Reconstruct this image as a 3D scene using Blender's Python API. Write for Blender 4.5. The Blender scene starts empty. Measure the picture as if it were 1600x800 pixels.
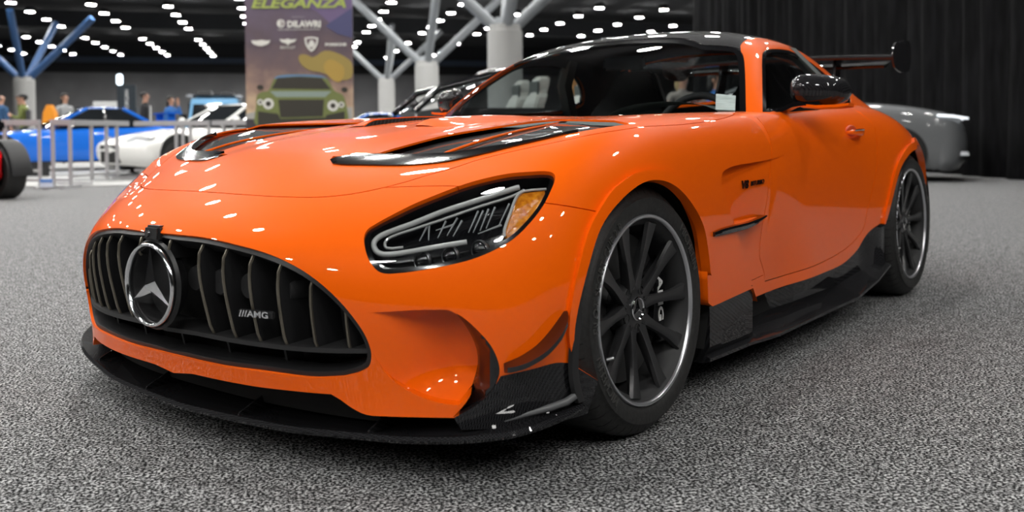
import bpy, bmesh, math, random
import numpy as np
from mathutils import Vector, Matrix
from mathutils.geometry import delaunay_2d_cdt
SC = bpy.context.scene
COL = SC.collection
random.seed(7)
# ------------------------------------------------------------------ camera (metres; x = car's left, y = rearward, z = up)
CAM = np.array([2.207, -2.225, 0.825]); YAW = .652; PIT = -.028; ROLL = -.0062; FPX = 1470.; PPY = 244.
_c, _s = np.cos(YAW), np.sin(YAW)
FWD = np.array([-_s*np.cos(PIT), _c*np.cos(PIT), np.sin(PIT)]); RGT = np.array([_c, _s, 0]); UPV = np.cross(RGT, FWD)
RGT, UPV = np.cos(ROLL)*RGT+np.sin(ROLL)*UPV, np.cos(ROLL)*UPV-np.sin(ROLL)*RGT
cam = bpy.data.cameras.new('camera'); cam_ob = bpy.data.objects.new('camera', cam); COL.objects.link(cam_ob)
M = Matrix.Identity(4)
for i in range(3):
    M[i][0] = RGT[i]; M[i][1] = UPV[i]; M[i][2] = -FWD[i]; M[i][3] = CAM[i]
cam_ob.matrix_world = M
cam.sensor_width = 36; cam.lens = 36*FPX/1600; cam.shift_y = -(400-PPY)/1600; cam.clip_end = 300; cam.clip_start = .05
cam.dof.use_dof = True; cam.dof.focus_distance = 2.75; cam.dof.aperture_fstop = 2.8
SC.camera = cam_ob
# ------------------------------------------------------------------ world and exposure: a dim closed hall, its light comes from its ceiling lamps
W = bpy.data.worlds.new('hall'); SC.world = W; W.use_nodes = True
W.node_tree.nodes['Background'].inputs[0].default_value = (.5, .56, .66, 1); W.node_tree.nodes['Background'].inputs[1].default_value = .045
SC.view_settings.view_transform = 'Standard'; SC.view_settings.look = 'None'; SC.view_settings.exposure = 0.0; SC.view_settings.gamma = 1.0
SC.view_settings.use_curve_mapping = False
LAMP_POWER = 250.0
# ------------------------------------------------------------------ materials
MATS = {}
def mat(name, col=(.5, .5, .5), rough=.5, metal=0, coat=0, coat_r=.03, emit=None, power=0, spec=.5, build=None):
    if name in MATS: return MATS[name]
    m = bpy.data.materials.new(name); m.use_nodes = True; nt = m.node_tree; b = nt.nodes['Principled BSDF']
    b.inputs['Base Color'].default_value = (*col, 1); b.inputs['Roughness'].default_value = rough; b.inputs['Metallic'].default_value = metal
    b.inputs['Coat Weight'].default_value = coat; b.inputs['Coat Roughness'].default_value = coat_r; b.inputs['Specular IOR Level'].default_value = spec
    if emit: b.inputs['Emission Color'].default_value = (*emit, 1); b.inputs['Emission Strength'].default_value = power
    if build: build(nt, b)
    MATS[name] = m; return m
def nd(nt, t, **kw):
    n = nt.nodes.new(t)
    for k, v in kw.items():
        if k.startswith('i_'): n.inputs[k[2:].replace('_', ' ')].default_value = v
        else: setattr(n, k, v)
    return n
def ramp(nt, stops):
    r = nt.nodes.new('ShaderNodeValToRGB'); e = r.color_ramp.elements
    while len(e) < len(stops): e.new(.5)
    for k, (p, c) in enumerate(stops): e[k].position = p; e[k].color = (*c, 1)
    return r
def noise_col(nt, b, scale, stops, detail=3, bump=0, coord='Object', rough=None, stretch=None):
    L = nt.links.new; tc = nd(nt, 'ShaderNodeTexCoord'); src = tc.outputs[coord]
    if stretch:
        mp = nd(nt, 'ShaderNodeMapping'); mp.inputs['Scale'].default_value = stretch; L(src, mp.inputs[0]); src = mp.outputs[0]
    n = nd(nt, 'ShaderNodeTexNoise'); n.inputs['Scale'].default_value = scale; n.inputs['Detail'].default_value = detail
    L(src, n.inputs['Vector']); r = ramp(nt, stops); L(n.outputs[0], r.inputs[0]); L(r.outputs[0], b.inputs['Base Color'])
    if bump:
        bp = nd(nt, 'ShaderNodeBump'); bp.inputs['Strength'].default_value = bump; bp.inputs['Distance'].default_value = .01
        L(n.outputs[0], bp.inputs['Height']); L(bp.outputs[0], b.inputs['Normal'])
    return n, r
def carbon_nodes(nt, b):
    L = nt.links.new; tc = nd(nt, 'ShaderNodeTexCoord'); mp = nd(nt, 'ShaderNodeMapping'); mp.inputs['Rotation'].default_value = (.5, .3, .78)
    L(tc.outputs['Object'], mp.inputs[0]); ck = nd(nt, 'ShaderNodeTexChecker'); ck.inputs['Scale'].default_value = 320
    ck.inputs['Color1'].default_value = (.006, .006, .007, 1); ck.inputs['Color2'].default_value = (.022, .022, .024, 1)
    L(mp.outputs[0], ck.inputs[0]); L(ck.outputs[0], b.inputs['Base Color'])
def glass_mat(name, tint=(.9, .93, .93), gloss=1.0, rough=.0):
    if name in MATS: return MATS[name]
    m = bpy.data.materials.new(name); m.use_nodes = True; nt = m.node_tree; nt.nodes.clear(); L = nt.links.new
    o = nd(nt, 'ShaderNodeOutputMaterial'); mx = nd(nt, 'ShaderNodeMixShader'); t = nd(nt, 'ShaderNodeBsdfTransparent'); g = nd(nt, 'ShaderNodeBsdfGlossy')
    t.inputs[0].default_value = (*tint, 1); g.inputs['Roughness'].default_value = rough; g.inputs[0].default_value = (gloss, gloss, gloss, 1)
    f = nd(nt, 'ShaderNodeFresnel'); ge = nd(nt, 'ShaderNodeNewGeometry'); mr = nd(nt, 'ShaderNodeMapRange'); L(ge.outputs['Backfacing'], mr.inputs[0]); mr.inputs[3].default_value = 1.5; mr.inputs[4].default_value = 1/1.5; L(mr.outputs[0], f.inputs[0])   # one thin pane: the same from both sides
    L(f.outputs[0], mx.inputs[0]); L(t.outputs[0], mx.inputs[1]); L(g.outputs[0], mx.inputs[2]); L(mx.outputs[0], o.inputs[0])
    MATS[name] = m; return m
def paint(name, col, flake=.0): return mat(name, col, .45, 0, .8, .015, spec=.06)
ORANGE = paint('orange_paint', (.95, .128, .0008))
CARBON = mat('carbon_fibre', (.012, .012, .013), .5, 0, .85, .02, spec=.04, build=carbon_nodes)
GLOSSB = mat('gloss_black', (.006, .006, .007), .12, 0, .6)
SATINB = mat('satin_black', (.012, .012, .013), .42)
PLASTB = mat('black_plastic', (.014, .014, .015), .6)
VOIDB = mat('dark_cavity', (.004, .004, .004), .8)
RUBBER = mat('tyre_rubber', (.016, .016, .016), .62, build=lambda nt, b: noise_col(nt, b, 90, [(.3, (.011, .011, .011)), (.75, (.024, .024, .023))], 4, .12))
LETTER = mat('raised_rubber', (.045, .045, .043), .5)
RIMB = mat('wheel_black', (.016, .016, .017), .38, 0, .25, .2)
CHROME = mat('chrome', (.82, .83, .85), .06, 1)
STEEL = mat('steel', (.55, .55, .56), .3, 1)
RIMLIP = mat('rim_lip', (.62, .63, .66), .32, .9)
GLASS = glass_mat('windscreen_glass', (.80, .84, .84))
SIDEGL = glass_mat('side_glass', (.62, .66, .66))
CLEAR = glass_mat('lamp_glass', (.92, .94, .95))
AMBER = mat('amber_reflector', (.75, .22, .01), .15, 0, .5, build=lambda nt, b: noise_col(nt, b, 70, [(.35, (.50, .14, .006)), (.65, (.78, .28, .016))], 2, .3))
LGUIDE = mat('light_guide', (.40, .40, .39), .3, 0, .5)
CABIN = mat('cabin_dark', (.012, .012, .013), .8)
TRIMG = mat('cabin_grey', (.10, .115, .11), .7)
WHITE = mat('white_print', (.82, .82, .80), .5)
# ------------------------------------------------------------------ mesh helpers
def link(o, parent=None, **props):
    COL.objects.link(o)
    if parent is not None: o.parent = parent
    for k, v in props.items(): o[k] = v
    return o
def obj(name, V, F, m, parent=None, smooth=None, normals=None, **props):
    me = bpy.data.meshes.new(name); me.from_pydata([tuple(map(float, v)) for v in V], [], [tuple(int(i) for i in f) for f in F])
    ms = m if isinstance(m, (list, tuple)) else [m]
    for q in ms: me.materials.append(q)
    o = bpy.data.objects.new(name, me)
    if normals is not None:
        me.polygons.foreach_set('use_smooth', [True]*len(me.polygons)); me.normals_split_custom_set_from_vertices([tuple(n) for n in normals])
    elif smooth is not None:
        me.polygons.foreach_set('use_smooth', [True]*len(me.polygons))
        if smooth < 3.1: me.set_sharp_from_angle(angle=smooth)
    me.validate()
    return link(o, parent, **props)
def from_bm(name, bm, m, parent=None, smooth=None, **props):
    me = bpy.data.meshes.new(name); bm.normal_update(); bm.to_mesh(me); bm.free()
    for q in (m if isinstance(m, (list, tuple)) else [m]): me.materials.append(q)
    o = bpy.data.objects.new(name, me)
    if smooth is not None:
        me.polygons.foreach_set('use_smooth', [True]*len(me.polygons))
        if smooth < 3.1: me.set_sharp_from_angle(angle=smooth)
    return link(o, parent, **props)
def empty(name, loc=(0, 0, 0), rz=0, parent=None, **props):
    o = bpy.data.objects.new(name, None); o.location = loc; o.rotation_euler = (0, 0, rz); o.empty_display_size = .1
    return link(o, parent, **props)
def thing(name, label, cat, loc=(0, 0, 0), rz=0, group=None):
    o = empty(name, loc, rz, label=label, category=cat)
    if group: o['group'] = group
    return o
def tag(o, label, cat, group=None):
    o['label'] = label; o['category'] = cat
    if group: o['group'] = group
    return o
def copy_tree(o, parent=None):
    c = o.copy(); COL.objects.link(c)
    if parent is not None: c.parent = parent
    for ch in list(o.children): copy_tree(ch, c)
    return c
class MB:
    """collects plain shapes into one mesh"""
    def __init__(self): self.V = []; self.F = []; self.MI = []; self.mi = 0
    def add(self, V, F):
        n = len(self.V); self.V += [tuple(map(float, v)) for v in V]; self.F += [tuple(i+n for i in f) for f in F]; self.MI += [self.mi]*len(F); return self
    def box(self, a, b, taper=0):
        (x0, y0, z0), (x1, y1, z1) = a, b; t = taper
        return self.add([(x0, y0, z0), (x1, y0, z0), (x1, y1, z0), (x0, y1, z0), (x0+t, y0+t, z1), (x1-t, y0+t, z1), (x1-t, y1-t, z1), (x0+t, y1-t, z1)],
                        [(3, 2, 1, 0), (4, 5, 6, 7), (0, 1, 5, 4), (1, 2, 6, 5), (2, 3, 7, 6), (3, 0, 4, 7)])
    def tube(self, path, r, n=8, cap=True, closed=False):
        P = np.array(path, float); k = len(P); R = np.broadcast_to(np.array(r, float), (k,)) if np.ndim(r) < 2 else None
        T = np.zeros_like(P)
        for i in range(k):
            a = P[(i-1) % k] if (closed or i > 0) else P[i]; b = P[(i+1) % k] if (closed or i < k-1) else P[i]
            T[i] = (b-a)/max(np.linalg.norm(b-a), 1e-9)
        up = np.array((0, 0, 1.)) if abs(T[0][2]) < .9 else np.array((1., 0, 0)); N = np.cross(up, T[0]); N /= np.linalg.norm(N); V = []
        for i in range(k):
            N = N-T[i]*(N@T[i]); N /= max(np.linalg.norm(N), 1e-9); B = np.cross(T[i], N)
            for j in range(n):
                a = 2*math.pi*j/n; V.append(P[i]+R[i]*(math.cos(a)*N+math.sin(a)*B))
        F = []
        for i in range(k if closed else k-1):
            for j in range(n):
                i2 = (i+1) % k; F.append((i*n+j, i*n+(j+1) % n, i2*n+(j+1) % n, i2*n+j))
        if cap and not closed: F += [tuple(range(n-1, -1, -1)), tuple((k-1)*n+j for j in range(n))]
        return self.add(V, F)
    def lathe(self, prof, axis='x', c=(0, 0, 0), n=48, a0=0, a1=2*math.pi):
        full = abs(a1-a0) > 6.28; m = n if full else n+1; V = []; F = []
        for k in range(m):
            a = a0+(a1-a0)*k/n; ca, sa = math.cos(a), math.sin(a)
            for (h, r) in prof:
                p = (h, r*ca, r*sa) if axis == 'x' else (r*ca, h, r*sa) if axis == 'y' else (r*ca, r*sa, h)
                V.append((p[0]+c[0], p[1]+c[1], p[2]+c[2]))
        q = len(prof)
        for k in range(n):
            k2 = (k+1) % m
            for j in range(q-1): F.append((k*q+j, k2*q+j, k2*q+j+1, k*q+j+1))
        return self.add(V, F)
    def loft(self, rows, closed=False, cap=False):
        n = len(rows[0]); V = [p for r in rows for p in r]; F = []
        for i in range(len(rows)-1):
            for j in range(n if closed else n-1):
                j2 = (j+1) % n; F.append((i*n+j, i*n+j2, (i+1)*n+j2, (i+1)*n+j))
        if cap: F += [tuple(range(n-1, -1, -1)), tuple((len(rows)-1)*n+j for j in range(n))]
        return self.add(V, F)
    def prism(self, poly, h, axis='y', at=0):
        n = len(poly); V = []
        for k in (0, 1):
            for a, b in poly: V.append((a, at+k*h, b) if axis == 'y' else (at+k*h, a, b) if axis == 'x' else (a, b, at+k*h))
        return self.add(V, [tuple(range(n-1, -1, -1)), tuple(range(n, 2*n))]+[(i, (i+1) % n, n+(i+1) % n, n+i) for i in range(n)])
    def mirror(self):
        n = len(self.V); self.V += [(-x, y, z) for x, y, z in self.V]; self.F += [tuple(i+n for i in f[::-1]) for f in self.F]; self.MI += self.MI; return self
    def build(self, name, m, parent=None, smooth=.6, bevel=0, **props):
        o = obj(name, self.V, self.F, m, parent, None, None, **props); me = o.data
        if any(self.MI): me.polygons.foreach_set('material_index', self.MI)
        bm = bmesh.new(); bm.from_mesh(me); bmesh.ops.recalc_face_normals(bm, faces=bm.faces)
        if bevel: bmesh.ops.bevel(bm, geom=[e for e in bm.edges if e.is_manifold and e.calc_face_angle(0) > .5], offset=bevel, segments=2, affect='EDGES')
        bm.to_mesh(me); bm.free()
        if smooth is not None:
            me.polygons.foreach_set('use_smooth', [True]*len(me.polygons)); me.set_sharp_from_angle(angle=smooth)
        return o
def text_mesh(body, size, depth=.002, shear=0., align='CENTER', space=1.0, bold=0):
    c = bpy.data.curves.new('lettering', 'FONT'); c.body = body; c.size = size; c.extrude = depth/2; c.align_x = align; c.align_y = 'CENTER'
    c.shear = shear; c.space_character = space; c.resolution_u = 3; c.offset = bold
    o = bpy.data.objects.new('lettering', c); COL.objects.link(o); dg = bpy.context.evaluated_depsgraph_get(); me = bpy.data.meshes.new_from_object(o.evaluated_get(dg))
    V = np.array([v.co[:] for v in me.vertices]).reshape(-1, 3); F = [tuple(p.vertices) for p in me.polygons]
    bpy.data.objects.remove(o); bpy.data.curves.remove(c); bpy.data.meshes.remove(me)
    return V, F
def place_text(name, body, size, origin, ux, uy, m, parent=None, depth=.002, widen=1.0, **kw):
    V, F = text_mesh(body, size, depth, **kw); ux = np.array(ux, float); uy = np.array(uy, float); ux /= np.linalg.norm(ux); uy = uy-ux*(uy@ux); uy /= np.linalg.norm(uy); uz = np.cross(ux, uy)
    P = np.array(origin)+V[:, :1]*widen*ux+V[:, 1:2]*uy+V[:, 2:3]*uz
    return obj(name, P, F, m, parent)
def crom(pts, per=8, closed=False):
    """centripetal-ish smooth line through points; a third value marks a corner"""
    P = [np.array(p[:2], float) for p in pts]; cor = [len(p) > 2 for p in pts]; n = len(P); out = []
    for i in range(n if closed else n-1):
        p1, p2 = P[i], P[(i+1) % n]
        p0 = P[(i-1) % n] if (closed or i > 0) and not cor[i] else 2*p1-p2
        p3 = P[(i+2) % n] if (closed or i+2 < n) and not cor[(i+1) % n] else 2*p2-p1
        d = np.linalg.norm(p2-p1); m1 = (p2-p0)/(np.linalg.norm(p2-p0)+1e-9)*d; m2 = (p3-p1)/(np.linalg.norm(p3-p1)+1e-9)*d
        for k in range(per):
            t = k/per; out.append((2*t**3-3*t*t+1)*p1+(t**3-2*t*t+t)*m1+(-2*t**3+3*t*t)*p2+(t**3-t*t)*m2)
    if not closed: out.append(P[-1])
    return np.array(out)
def project(P):
    q = np.asarray(P, float)-CAM; d = q@FWD
    return np.stack([800+FPX*(q@RGT)/d, PPY-FPX*(q@UPV)/d], 1)
def at(px, py, x=None, y=None, z=None):
    """the point on the plane x = .., y = .. or z = .. that the photo shows at (px, py)"""
    v = FWD+RGT*(px-800)/FPX+UPV*(PPY-py)/FPX
    t = (x-CAM[0])/v[0] if x is not None else (y-CAM[1])/v[1] if y is not None else (z-CAM[2])/v[2]
    return CAM+t*v
# ---- spline surface through a net of measured points (metres, car axes: x = car's left, y = rearward, z = up)
def spline_ops(n, lam):
    """natural cubic spline second-derivative operator, and a light fairing matrix for n knots"""
    A = np.zeros((n, n)); B = np.zeros((n, n)); A[0, 0] = A[-1, -1] = 1
    for i in range(1, n-1):
        A[i, i-1:i+2] = (1, 4, 1); B[i, i-1:i+2] = (6, -12, 6)
    D = np.zeros((n-2, n))
    for i in range(n-2): D[i, i:i+3] = (1, -2, 1)
    W = np.eye(n); W[0, 0] = W[-1, -1] = 30
    Fm = np.linalg.solve(W + lam*D.T@D, W)
    return np.linalg.solve(A, B), Fm
def basis(t, n, M, der=0):
    t = np.clip(np.asarray(t, float), 0, n-1); i = np.minimum(t.astype(int), n-2); f = t-i; g = 1-f
    k = np.arange(len(t)); X = np.zeros((len(t), n)); Y = np.zeros((len(t), n))
    if der == 0:
        X[k, i] = g; X[k, i+1] = f; Y[k, i] = (g**3-g)/6; Y[k, i+1] = (f**3-f)/6
    else:
        X[k, i] = -1; X[k, i+1] = 1; Y[k, i] = -(3*g*g-1)/6; Y[k, i+1] = (3*f*f-1)/6
    return X + Y@M
class Net:
    def __init__(self, pts, lu=.15, lv=.15, flip=1, sym=True):
        P = np.array(pts, float); self.nu, self.nv = P.shape[:2]
        self.Mu, Fu = spline_ops(self.nu, lu); self.Mv, Fv = spline_ops(self.nv, lv)
        if sym:                                   # mirror about x = 0 so that the surface crosses the centre line squarely
            Q = np.concatenate([P[:, :0:-1]*(-1, 1, 1), P], 1); nv = Q.shape[1]
            self.Mv, Fv = spline_ops(nv, lv); self.off = self.nv-1; P = Q; self.N = nv
        else: self.off = 0; self.N = self.nv
        self.P = np.einsum('ab,bcx,dc->adx', Fu, P, Fv); self.flip = flip
    def S(self, u, v, du=0, dv=0):
        bu = basis(u, self.nu, self.Mu, du); bv = basis(np.asarray(v)+self.off, self.N, self.Mv, dv)
        return np.einsum('ka,kb,abx->kx', bu, bv, self.P, optimize=True)
    def nrm(self, u, v):
        n = np.cross(self.S(u, v, 1, 0), self.S(u, v, 0, 1))*self.flip
        return n/np.maximum(np.linalg.norm(n, axis=1, keepdims=True), 1e-9)
    def dense(self, a=14, b=12):
        U = np.linspace(0, self.nu-1, (self.nu-1)*a+1); V = np.linspace(0, self.nv-1, (self.nv-1)*b+1)
        uu, vv = [q.ravel() for q in np.meshgrid(U, V, indexing='ij')]
        p = self.S(uu, vv); self.D = (uu, vv, p, self.nrm(uu, vv))
    def solve(self, fn, target, u, v):
        u, v = np.array([u]), np.array([v]); target = np.array(target, float)
        for it in range(30):
            a = fn(u, v); e = target-a
            h = 1e-3; J = np.stack([(fn(u+h, v)-a)/h, (fn(u, v+h)-a)/h], 1)
            s = np.clip(np.linalg.lstsq(J, e, rcond=1e-4)[0], -.4, .4)
            u = np.clip(u+s[0], 0, self.nu-1.0001); v = np.clip(v+s[1], 0, self.nv-1.0001)
            if np.abs(s).max() < 1e-4: break
        return float(u[0]), float(v[0])
    def hit(self, px, py, h=0.0):
        """(u, v) where the sight line of a photo point meets the surface (raised by h)"""
        if not hasattr(self, 'D'): self.dense()
        uu, vv, p, n = self.D; p = p+h*n; pp = project(p); f = np.einsum('kx,kx->k', n, p-CAM) < 0
        d2 = ((pp-(px, py))**2).sum(1)+np.where(f, 0, 1e9); depth = np.linalg.norm(p-CAM, axis=1)
        k = np.flatnonzero(d2 <= max(d2.min()*1.3, 18**2)); k = k[depth[k] < depth[k].min()+.35]; k = k[np.argmin(d2[k])]
        return self.solve(lambda u, v: project(self.S(u, v)+(h*self.nrm(u, v) if h else 0))[0], (px, py), uu[k], vv[k])
    def by(self, axes, target, near=None):
        """(u, v) of the surface point with the given two coordinates, e.g. axes (1, 2) for y and z"""
        if not hasattr(self, 'D'): self.dense()
        uu, vv, p, n = self.D; ax = list(axes); w = ((p[:, ax]-target)**2).sum(1)
        if near is not None: w = w+.05*((p-near)**2).sum(1)
        k = np.argmin(w); return self.solve(lambda u, v: self.S(u, v)[0][ax], target, uu[k], vv[k])
    def pt(self, uv, h=0.0):
        uv = np.asarray(uv, float).reshape(-1, 2); p = self.S(uv[:, 0], uv[:, 1])
        return p+np.asarray(h).reshape(-1, 1)*self.nrm(uv[:, 0], uv[:, 1]) if np.any(h) else p
    def px(self, pts, per=6, closed=False, h=0.0):
        """trace a smooth line over the surface from photo points"""
        return np.array([self.hit(x, y, h) for x, y in crom(pts, per, closed)])

def inside(poly, q):
    """which of the points q lie inside the polygon"""
    x, y = q[:, 0], q[:, 1]; r = np.zeros(len(q), bool); P = np.asarray(poly); n = len(P)
    for i in range(n):
        (x0, y0), (x1, y1) = P[i], P[(i+1) % n]
        if y0 == y1: continue
        c = (y0 > y) != (y1 > y); r ^= c & (x < (x1-x0)*(y-y0)/(y1-y0)+x0)
    return r
class Shell:
    """a Net cut along traced lines: every line becomes real mesh edges, so openings and panel gaps are exact"""
    def __init__(self, net, su, sv): self.net = net; self.s = np.array((su, sv)); self.loops = {}; self.lines = []
    def loop(self, name, uv): self.loops[name] = np.asarray(uv, float)
    def gap(self, name, uv, w=.0016):
        uv = np.asarray(uv, float); p = self.net.pt(uv); t = np.gradient(p, axis=0); n = self.net.nrm(uv[:, 0], uv[:, 1])
        side = np.cross(n, t); side /= np.linalg.norm(side, axis=1, keepdims=True)
        J = np.stack([self.net.S(uv[:, 0], uv[:, 1], 1, 0), self.net.S(uv[:, 0], uv[:, 1], 0, 1)], 2)
        d = np.stack([np.linalg.lstsq(J[k], side[k]*w, rcond=None)[0] for k in range(len(uv))])
        self.loops[name] = np.concatenate([uv+d, (uv-d)[::-1]])
    def cut(self, nu, nv):
        N = self.net; s = self.s; U = np.linspace(0, N.nu-1, nu); V = np.linspace(0, N.nv-1, nv)
        g = np.stack(np.meshgrid(U, V, indexing='ij'), 2).reshape(-1, 2); pts = []; edges = []; keep = np.ones(len(g), bool); cell = np.array((U[1]-U[0], V[1]-V[0]))
        for name, L in self.loops.items():
            L = L.copy(); L[:, 0] = np.clip(L[:, 0], 0, N.nu-1); L[:, 1] = np.clip(L[:, 1], 0, N.nv-1)
            n0 = sum(len(q) for q in pts); pts.append(L); edges += [(n0+i, n0+(i+1) % len(L)) for i in range(len(L))]
            for i in range(len(L)):                     # drop grid points that crowd the line
                a, b = L[i]/cell, L[(i+1) % len(L)]/cell; d = b-a; q = g/cell-a; t = np.clip((q@d)/max(d@d, 1e-12), 0, 1)
                near = ((q-t[:, None]*d)**2).sum(1) < .12; brd = (g[:, 1] == V[0]) | (g[:, 1] == V[-1]) | (g[:, 0] == U[0]) | (g[:, 0] == U[-1]); keep &= ~(near & ~brd)
        A = np.concatenate(pts+[g[keep]])
        r = delaunay_2d_cdt([Vector(q) for q in (A*s)], edges, [], 0, 1e-7)
        self.uv = np.array([v[:] for v in r[0]])/s; self.tri = np.array([f[:] if len(f) == 3 else f[:3] for f in r[2]], int)
        a, b, c = [self.uv[self.tri[:, k]]*s for k in range(3)]; ar = (b-a)[:, 0]*(c-a)[:, 1]-(b-a)[:, 1]*(c-a)[:, 0]
        self.tri = self.tri[np.abs(ar) > 1e-10]; ar = ar[np.abs(ar) > 1e-10]
        self.tri[ar < 0] = self.tri[ar < 0][:, ::-1]
        if N.flip < 0: self.tri = self.tri[:, ::-1]
        self.cen = self.uv[self.tri].mean(1); self.c3 = N.pt(self.cen)
        self.m = {k: inside(L, self.cen) for k, L in self.loops.items()}
    def piece(self, mask, disp=None, wall=0.0, wall_to=None):
        """vertices, faces and normals of the chosen triangles, sunk by disp(uv, p) along the normal; free edges are turned in by wall"""
        N = self.net; T = self.tri[mask]; ids, inv = np.unique(T, return_inverse=True); T = inv.reshape(-1, 3); uv = self.uv[ids]
        def pos(q):
            p = N.pt(q)
            if disp is None: return p
            return p-disp(q, p)[:, None]*N.nrm(q[:, 0], q[:, 1])
        P = pos(uv); h = 2e-3
        if disp is None: n = N.nrm(uv[:, 0], uv[:, 1])
        else:
            qu = uv.copy(); qu[:, 0] = np.minimum(uv[:, 0]+h, N.nu-1); qv = uv.copy(); qv[:, 1] = np.minimum(uv[:, 1]+h, N.nv-1)
            qu0 = qu-(h, 0); qv0 = qv-(0, h)
            n = np.cross(pos(qu)-pos(qu0), pos(qv)-pos(qv0))*N.flip; n /= np.maximum(np.linalg.norm(n, axis=1, keepdims=True), 1e-9)
        mid = uv[:, 1] < 1e-6; P[mid, 0] = 0; n[mid, 0] = 0
        V = [tuple(q) for q in P]; F = [tuple(t) for t in T]; NN = [tuple(q) for q in n]
        if wall:
            E = {}
            for t in T:
                for a, b in ((t[0], t[1]), (t[1], t[2]), (t[2], t[0])): E[(a, b)] = 1
            bnd = [(a, b) for (a, b) in E if (b, a) not in E and not (uv[a, 1] < 1e-6 and uv[b, 1] < 1e-6)]
            acc = {}
            for a, b in bnd:
                d = np.cross(P[b]-P[a], n[a]); d /= max(np.linalg.norm(d), 1e-9)
                acc[a] = acc.get(a, 0)+d; acc[b] = acc.get(b, 0)+d
            k = len(V); ix = {}
            for a, d in acc.items():
                d = d/max(np.linalg.norm(d), 1e-9); ix[a] = k; k += 2
                V += [tuple(P[a]), tuple(P[a]-n[a]*wall)]; NN += [tuple(d)]*2
            for a, b in bnd: F.append((ix[b], ix[a], ix[a]+1, ix[b]+1))
        return V, F, NN
def join(*ps):
    V, F, N = [], [], []
    for v, f, n in ps:
        k = len(V); V += v; N += n; F += [tuple(i+k for i in t) for t in f]
    return V, F, N
def flipped(p): return [(-x, y, z) for x, y, z in p[0]], [t[::-1] for t in p[1]], [(-x, y, z) for x, y, z in p[2]]
def panel(name, p, m, parent, both=None, **props):
    """one panel; both='join' closes it over the centre line, both='pair' makes one for each side of the car"""
    if both == 'join':
        V, F, N = p; q = flipped(p); k = len(V); mp = []; VV = list(V); NN = list(N)
        for i, v in enumerate(q[0]):
            if abs(v[0]) < 1e-7 and abs(N[i][0]) < 1e-6: mp.append(i)
            else: mp.append(len(VV)); VV.append(v); NN.append(q[2][i])
        FF = list(F)+[tuple(mp[i] for i in t) for t in q[1]]
        return obj(name, VV, FF, m, parent, normals=NN, **props)
    o = obj(name, *p[:2], m, parent, normals=p[2], **props)
    if both == 'pair':
        q = flipped(p); obj(name, *q[:2], m, parent, normals=q[2], **props)
    return o
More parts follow.
